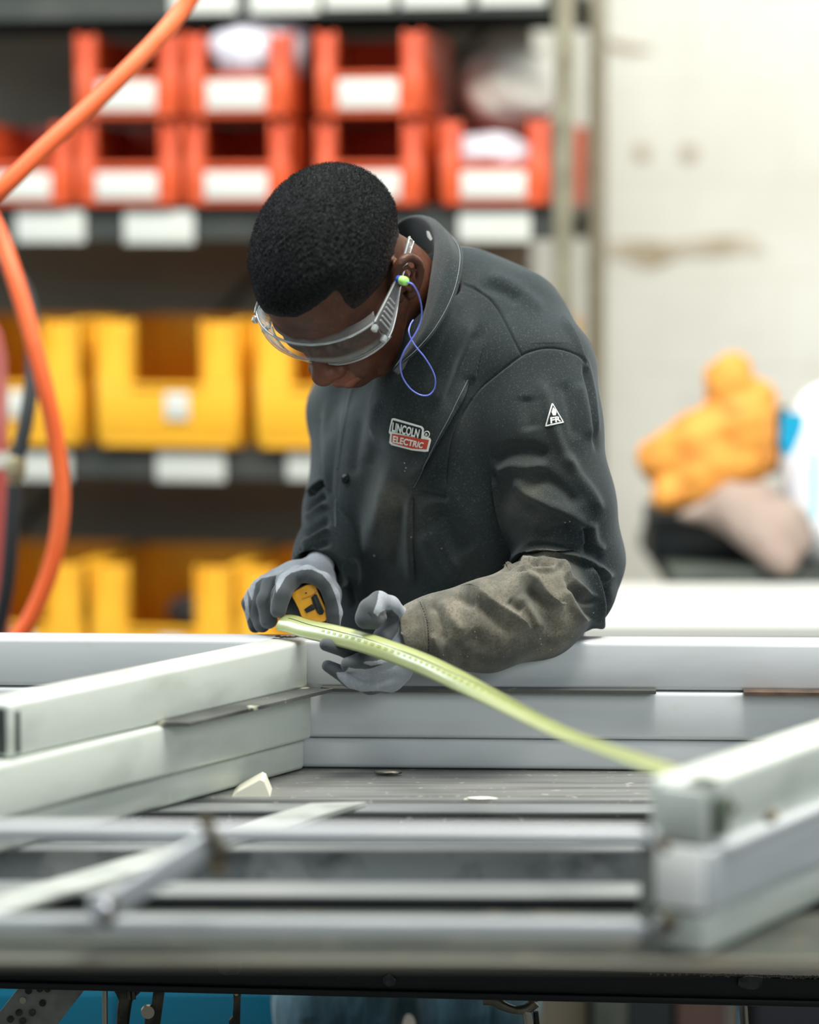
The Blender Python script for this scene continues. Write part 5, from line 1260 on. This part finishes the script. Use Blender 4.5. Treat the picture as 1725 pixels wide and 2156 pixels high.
V = sculpt(V, Fq, [('v', [zp(640, 340), zp(620, 420), zp(560, 640), zp(505, 800), zp(560, 960)], 4, 2.0), ('v', [zp(330, 420), zp(280, 720), zp(240, 960)], 3, .8), ('v', [zp(560, 330), zp(720, 250), zp(860, 220)], 5, 1.0)])
gr = me_obj('glove', V, Fq, knit_m, man, True); gr['label'] = 'grey knit glove with dark coated fingers, closed round the tape measure'
at = gr.data.attributes.new('coated', 'FLOAT', 'POINT'); at.data.foreach_set('value', (coat*.92).astype(np.float32))

# ================================================================== TAPE MEASURE
tm = T('tape_measure', 'yellow and black tape measure gripped in the left-hand glove, long green-yellow blade drawn out', 'tape measure', P(655, 1300, 3.50))
ty_m = M('yellow_case_plastic', srgb(240, 172, 42), .4, noise=(60, srgb(222, 150, 30), .5, .8)); tb_m = M('black_case_plastic', srgb(22, 28, 30), .4)
def zq(pts, D): return [P(*zp(*p), D) for p in pts]
cpts = [(860, 660), (870, 600), (1070, 495), (1160, 480), (1215, 520), (1250, 620), (1375, 880), (1382, 950), (1350, 1020), (1240, 1040), (1060, 990), (1000, 960), (960, 850), (900, 730)]
def rounded(name, pts, D, depth, mat, parent, bev=.0012):
    bm = bmesh.new(); vs = [bm.verts.new(P(*zp(*p), D)) for p in pts]; f = bm.faces.new(vs)
    r = bmesh.ops.extrude_face_region(bm, geom=[f]); bmesh.ops.translate(bm, verts=[v for v in r['geom'] if isinstance(v, bmesh.types.BMVert)], vec=(0, depth, 0))
    bmesh.ops.recalc_face_normals(bm, faces=bm.faces[:]); bmesh.ops.bevel(bm, geom=bm.edges[:], offset=bev, segments=3, profile=.5, affect='EDGES', clamp_overlap=True)
    bm.verts.index_update(); V = [v.co[:] for v in bm.verts]; Fc = [[v.index for v in g.verts] for g in bm.faces]; bm.free()
    return me_obj(name, V, Fc, mat, parent, True)
rounded('case_body', [(780, 640), (860, 560), (1130, 430), (1230, 480), (1410, 880), (1420, 1000), (1350, 1090), (1000, 1080), (740, 900)], 3.500, .030, tb_m, tm, .002)
rounded('case_face', cpts, 3.4935, .012, ty_m, tm, .0012)
rounded('recess_slot', [(1140, 680), (1200, 625), (1225, 640), (1330, 880), (1310, 925), (1265, 932), (1230, 900), (1180, 800)], 3.4918, .004, tb_m, tm, .0004)
rounded('lock_bar', [(1040, 850), (1150, 775), (1200, 810), (1190, 855), (1075, 908)], 3.4914, .004, tb_m, tm, .0004)
rounded('lock_button', [(1160, 660), (1190, 650), (1290, 870), (1270, 905), (1240, 880)], 3.4900, .003, M('lock_button_black', srgb(36, 40, 42), .3), tm, .0006)
rounded('finger_ridge', [(1000, 705), (1010, 690), (1140, 650), (1215, 590), (1222, 600), (1150, 665), (1020, 705)], 3.4925, .002, M('case_groove', srgb(190, 128, 24), .5), tm, .0003)
MB().lathe(P(*zp(1068, 612), 3.4926), (0, -1, 0), [(0, .0010), (.0006, .0010)], 8).out('case_screw', tb_m, tm)
# blade: curved spring steel strip from the case mouth to its hook on the right beam
Bc = [(592, 1306, 3.468), (612, 1310, 3.455), (650, 1322, 3.425), (705, 1335, 3.385), (770, 1352, 3.350), (840, 1376, 3.315), (900, 1400, 3.27), (960, 1428, 3.215), (1030, 1462, 3.14), (1110, 1502, 3.04), (1190, 1540, 2.94), (1260, 1566, 2.86), (1340, 1594, 2.77), (1420, 1622, 2.69), (1480, 1646, 2.625), (1502, 1656, 2.597)]
hw = [18, 20, 21, 22, 22.5, 23, 23.5, 23, 20, 17, 14, 11, 14, 17, 16, 13]      # apparent half width in photo pixels: the strip twists
Cc = [P(*p) for p in Bc]; HWm = .0131
C3, HH = catmull(Cc, 10, hw)
def blade_rows(off=0.0):
    rows = []
    for i, c_ in enumerate(C3):
        t = C3[min(i+1, len(C3)-1)]-C3[max(i-1, 0)]; t /= np.linalg.norm(t)
        v = CAM-c_; v /= np.linalg.norm(v); s_ = np.cross(t, v); s_ /= np.linalg.norm(s_)      # across, in the picture
        s_ = s_ if s_[2] > 0 else -s_; n_ = np.cross(s_, t); n_ = n_ if n_@v > 0 else -n_
        app = HH[i]/F*c_[1]; a = math.asin(min(app/HWm, .98)); a = math.pi/2-a                 # tilt away from the lens
        side = s_*math.cos(a)-n_*math.sin(a); nn = n_*math.cos(a)+s_*math.sin(a)
        row = []
        for j in range(13):
            u = -1+2*j/12; row.append(c_+side*u*HWm+nn*(-.0062*(u*u)+.0031+off))
        rows.append((row, nn))
    return rows
rows = blade_rows(); V = [p for r_, _ in rows for p in r_]; n_ = 13
Fc = [(i*n_+j, (i+1)*n_+j, (i+1)*n_+j+1, i*n_+j+1) for i in range(len(rows)-1) for j in range(n_-1)]
bl_m = M('yellow_green_tape', srgb(158, 167, 108), .32, spec=1, coat=1, noise=(30, srgb(150, 160, 94), .5, .8))
bl_m.node_tree.nodes['Principled BSDF'].inputs['Coat Roughness'].default_value = .22
bl = me_obj('blade', V, Fc, bl_m, tm, True); md = bl.modifiers.new('t', 'SOLIDIFY'); md.thickness = .00025
def strip(name, i0, i1, u0, u1, mat, off=.00035):
    r_ = rows[i0:i1+1]; Vv = []; m = 3
    for row, nn in r_:
        for u in np.linspace(u0, u1, m):
            x = (u+1)*6; j = int(min(max(math.floor(x), 0), 11)); p_ = row[j]*(1-(x-j))+row[j+1]*(x-j); Vv.append(p_+nn*off)
    Fv = [(i*m+j, (i+1)*m+j, (i+1)*m+j+1, i*m+j+1) for i in range(len(r_)-1) for j in range(m-1)]
    return me_obj(name, Vv, Fv, mat, bl, True)
ink = M('black_ink', srgb(24, 44, 52), .3); 
strip('centre_line', 8, 95, .22, .27, ink)
gk = M('green_print', srgb(138, 150, 74), .35)
Vv, Fv = [], []
for k in range(26, 90, 2):
    r0, r1 = rows[k], rows[k+1]
    for (row, nn) in (r0, r1):
        for u in (-.18, .05):
            x = (u+1)*6; j = int(x); Vv.append(row[j]*(1-(x-j))+row[j+1]*(x-j)+nn*.0004)
    o_ = len(Vv)-4; Fv.append((o_, o_+2, o_+3, o_+1))
me_obj('graduations', Vv, Fv, gk, bl)
ek = C3[-1]
MB().box(ek+np.array((.004, -.004, -.004)), (.022, .002, .016), rotz(.9), .0006).out('end_hook', M('dark_hook', srgb(40, 46, 44), .4, .7), tm)

# ================================================================== SAFETY GLASSES
def glass(name, a, wt):
    m = bpy.data.materials.new(name); m.use_nodes = True; nt = m.node_tree; nt.nodes.clear()
    o = nt.nodes.new('ShaderNodeOutputMaterial'); tr = nt.nodes.new('ShaderNodeBsdfTransparent'); gl_ = nt.nodes.new('ShaderNodeBsdfPrincipled')
    tr.inputs[0].default_value = (.93, .95, .95, 1); gl_.inputs['Base Color'].default_value = (.55, .58, .58, 1); gl_.inputs['Roughness'].default_value = .06; gl_.inputs['Specular IOR Level'].default_value = 1; gl_.inputs['Coat Weight'].default_value = 1
    lw = nt.nodes.new('ShaderNodeLayerWeight'); lw.inputs[0].default_value = wt
    mr = nt.nodes.new('ShaderNodeMapRange'); mr.inputs[3].default_value = a; mr.inputs[4].default_value = .85; mr.inputs[1].default_value = .45; nt.links.new(lw.outputs['Facing'], mr.inputs[0])
    mx = nt.nodes.new('ShaderNodeMixShader'); nt.links.new(mr.outputs[0], mx.inputs[0]); nt.links.new(tr.outputs[0], mx.inputs[1]); nt.links.new(gl_.outputs[0], mx.inputs[2]); nt.links.new(mx.outputs[0], o.inputs[0])
    return m
lens_m = glass('clear_lens', .025, .5); arm_m = glass('clear_plastic', .12, .5); edge_m = glass('clear_plastic_edge', .6, .5)
sg = T('safety_glasses', 'clear plastic safety glasses with wide side arms on the worker\'s bowed face', 'glasses', H(0, .1, 0))
# wrap-round lens in head coordinates; also the brow shelf along its upper edge
def lens_pt(u, z, out=0.0):
    a = u*1.22; x = .084*math.sin(a)/math.sin(1.22); y = .066+.042*(math.cos(a)-math.cos(1.22))/(1-math.cos(1.22)) + out
    return (x, y-.004*abs(z)/.02, z)
nu, nv = 44, 8; V = []
for i in range(nu+1):
    u = -1+2*i/nu
    for j in range(nv+1):
        w_ = j/nv; zt = .020-.004*u*u; zb_ = -.028+.008*abs(u)**1.5+.008*math.exp(-(u/.10)**2); z = zt+(zb_-zt)*w_
        V.append(H(*lens_pt(u, z, .004*math.sin(w_*math.pi))))
m_ = nv+1; Fc = [(i*m_+j, (i+1)*m_+j, (i+1)*m_+j+1, i*m_+j+1) for i in range(nu) for j in range(nv)]
ln = me_obj('lens', V, Fc, lens_m, sg, True); md = ln.modifiers.new('t', 'SOLIDIFY'); md.thickness = .0022; md.offset = 0
V = []
for i in range(nu+1):
    u = -1+2*i/nu
    for j in range(4):
        x, y, z = lens_pt(u, .020-.004*u*u); k = j/3
        V.append(H(x*(1-.06*k), y-.013*k*(1-.3*abs(u)), z+.0035*k))
Fc = [(i*4+j, (i+1)*4+j, (i+1)*4+j+1, i*4+j+1) for i in range(nu) for j in range(3)]
bs = me_obj('brow_shelf', V, Fc, arm_m, sg, True); md = bs.modifiers.new('t', 'SOLIDIFY'); md.thickness = .002; md.offset = 0
MB().tube([H(*lens_pt(-1+2*i/30, .020-.004*(-1+2*i/30)**2)) for i in range(31)], .0015, 8, smoothpath=False).out('upper_rim', edge_m, sg)
MB().tube([H(*lens_pt(u, -.034+.010*abs(u)**1.5+.012*math.exp(-(u/.10)**2))) for u in np.linspace(-1, 1, 41)], .0013, 8, smoothpath=False).out('lower_rim', edge_m, sg)
def side_arm(s_):
    root = T('temple_arm', None, None, H(s_*.083, .07, 0)); root.parent = sg; root.location = Vector(H(s_*.083, .07, 0))-wloc(sg)
    st = [(.083, .066, .018, -.020), (.085, .055, .018, -.019), (.086, .035, .015, -.014), (.0865, .015, .012, -.006), (.0875, -.005, .012, .001), (.089, -.025, .014, .004), (.088, -.040, .014, .004), (.085, -.054, .011, .000)]
    V = []; n = len(st)
    pts = catmull([np.array(p) for p in st], 5)
    for x, y, zt, zb_ in pts:
        for j in range(5): V.append(H(s_*x, y, zt+(zb_-zt)*j/4))
    Fc = [(i*5+j, (i+1)*5+j, (i+1)*5+j+1, i*5+j+1) for i in range(len(pts)-1) for j in range(4)]
    o = me_obj('arm_plate', V, Fc, arm_m, root, True); md = o.modifiers.new('t', 'SOLIDIFY'); md.thickness = .0024; md.offset = 0
    MB().tube([H(s_*(x+.0012), y, zt) for x, y, zt, zb_ in pts], .0011, 8, smoothpath=False).out('arm_edge', edge_m, root)
    MB().tube([H(s_*(x+.0012), y, zb_) for x, y, zt, zb_ in pts], .0011, 8, smoothpath=False).out('arm_edge', edge_m, root)
    for k in range(6):
        y = .060-k*.0062
        MB().tube([H(s_*.0872, y, .012-.0005*k), H(s_*.0872, y, -.013+.0018*k)], .0011, 8, smoothpath=False).out('vent_rib', edge_m, root)
    MB().tube([H(s_*(.0870+.001), -.047+.005*math.cos(t*math.pi/6), .008+.005*math.sin(t*math.pi/6)) for t in range(13)], .0008, 6, smoothpath=False).out('arm_eyelet', edge_m, root)
    for z in (.013, -.012):
        MB().box(H(s_*.084, .072, z), (.006, .008, .007), Matrix(HR.tolist()), .001).out('hinge', edge_m, root)
side_arm(1); side_arm(-1)

# ================================================================== CORDED EAR PLUG
ep = T('ear_plug', 'blue and lime green ear plug in the worker\'s ear with a thin blue looping cord', 'ear plug', H(.09, -.006, -.012))
def surf_d(px, py):
    d = ray(px, py); r = bvh.ray_cast(Vector(CAM), Vector(d).normalized()); return r[0][1] if r[0] is not None else 3.6
pe0, pe1 = P(838, 588, 3.385), P(857, 593, 3.372)
hb = bvh_b = BVHTree.FromPolygons([tuple(body.matrix_world @ v.co) for v in body.data.vertices], [tuple(p.vertices) for p in body.data.polygons]) if False else None
ax_e = pe1-pe0; Le = np.linalg.norm(ax_e)
MB().lathe(pe0, ax_e, [(0, .0035), (.001, .0048), (Le*.45, .0052)], 18).out('plug_tip', M('blue_foam', srgb(44, 74, 168), .6), ep)
MB().lathe(pe0+ax_e*.42, ax_e, [(0, .0053), (Le*.3, .0055), (Le*.48, .0048), (Le*.58, .002)], 18).out('plug_cap', M('lime_foam', srgb(170, 236, 120), .5), ep)
cord_m = M('blue_violet_cord', srgb(112, 128, 226), .4)
cpx = [(858, 594, 3.372), (870, 600, 3.37), (882, 622, 3.385), (888, 650, 3.40), (886, 676, 3.405), (876, 700, 3.405), (862, 722, 3.405), (850, 742, 3.405), (843, 766, 3.41), (848, 794, 3.42), (864, 818, 3.43), (884, 831, 3.435), (902, 832, 3.435), (914, 820, 3.435), (917, 800, 3.43), (910, 778, 3.425), (894, 752, 3.415), (876, 730, 3.41), (866, 714, 3.41), (861, 698, 3.41), (864, 684, 3.42), (870, 674, 3.43)]
MB().tube([P(*p) for p in cpx], .0009, 10, sub=8).out('cord', cord_m, ep)
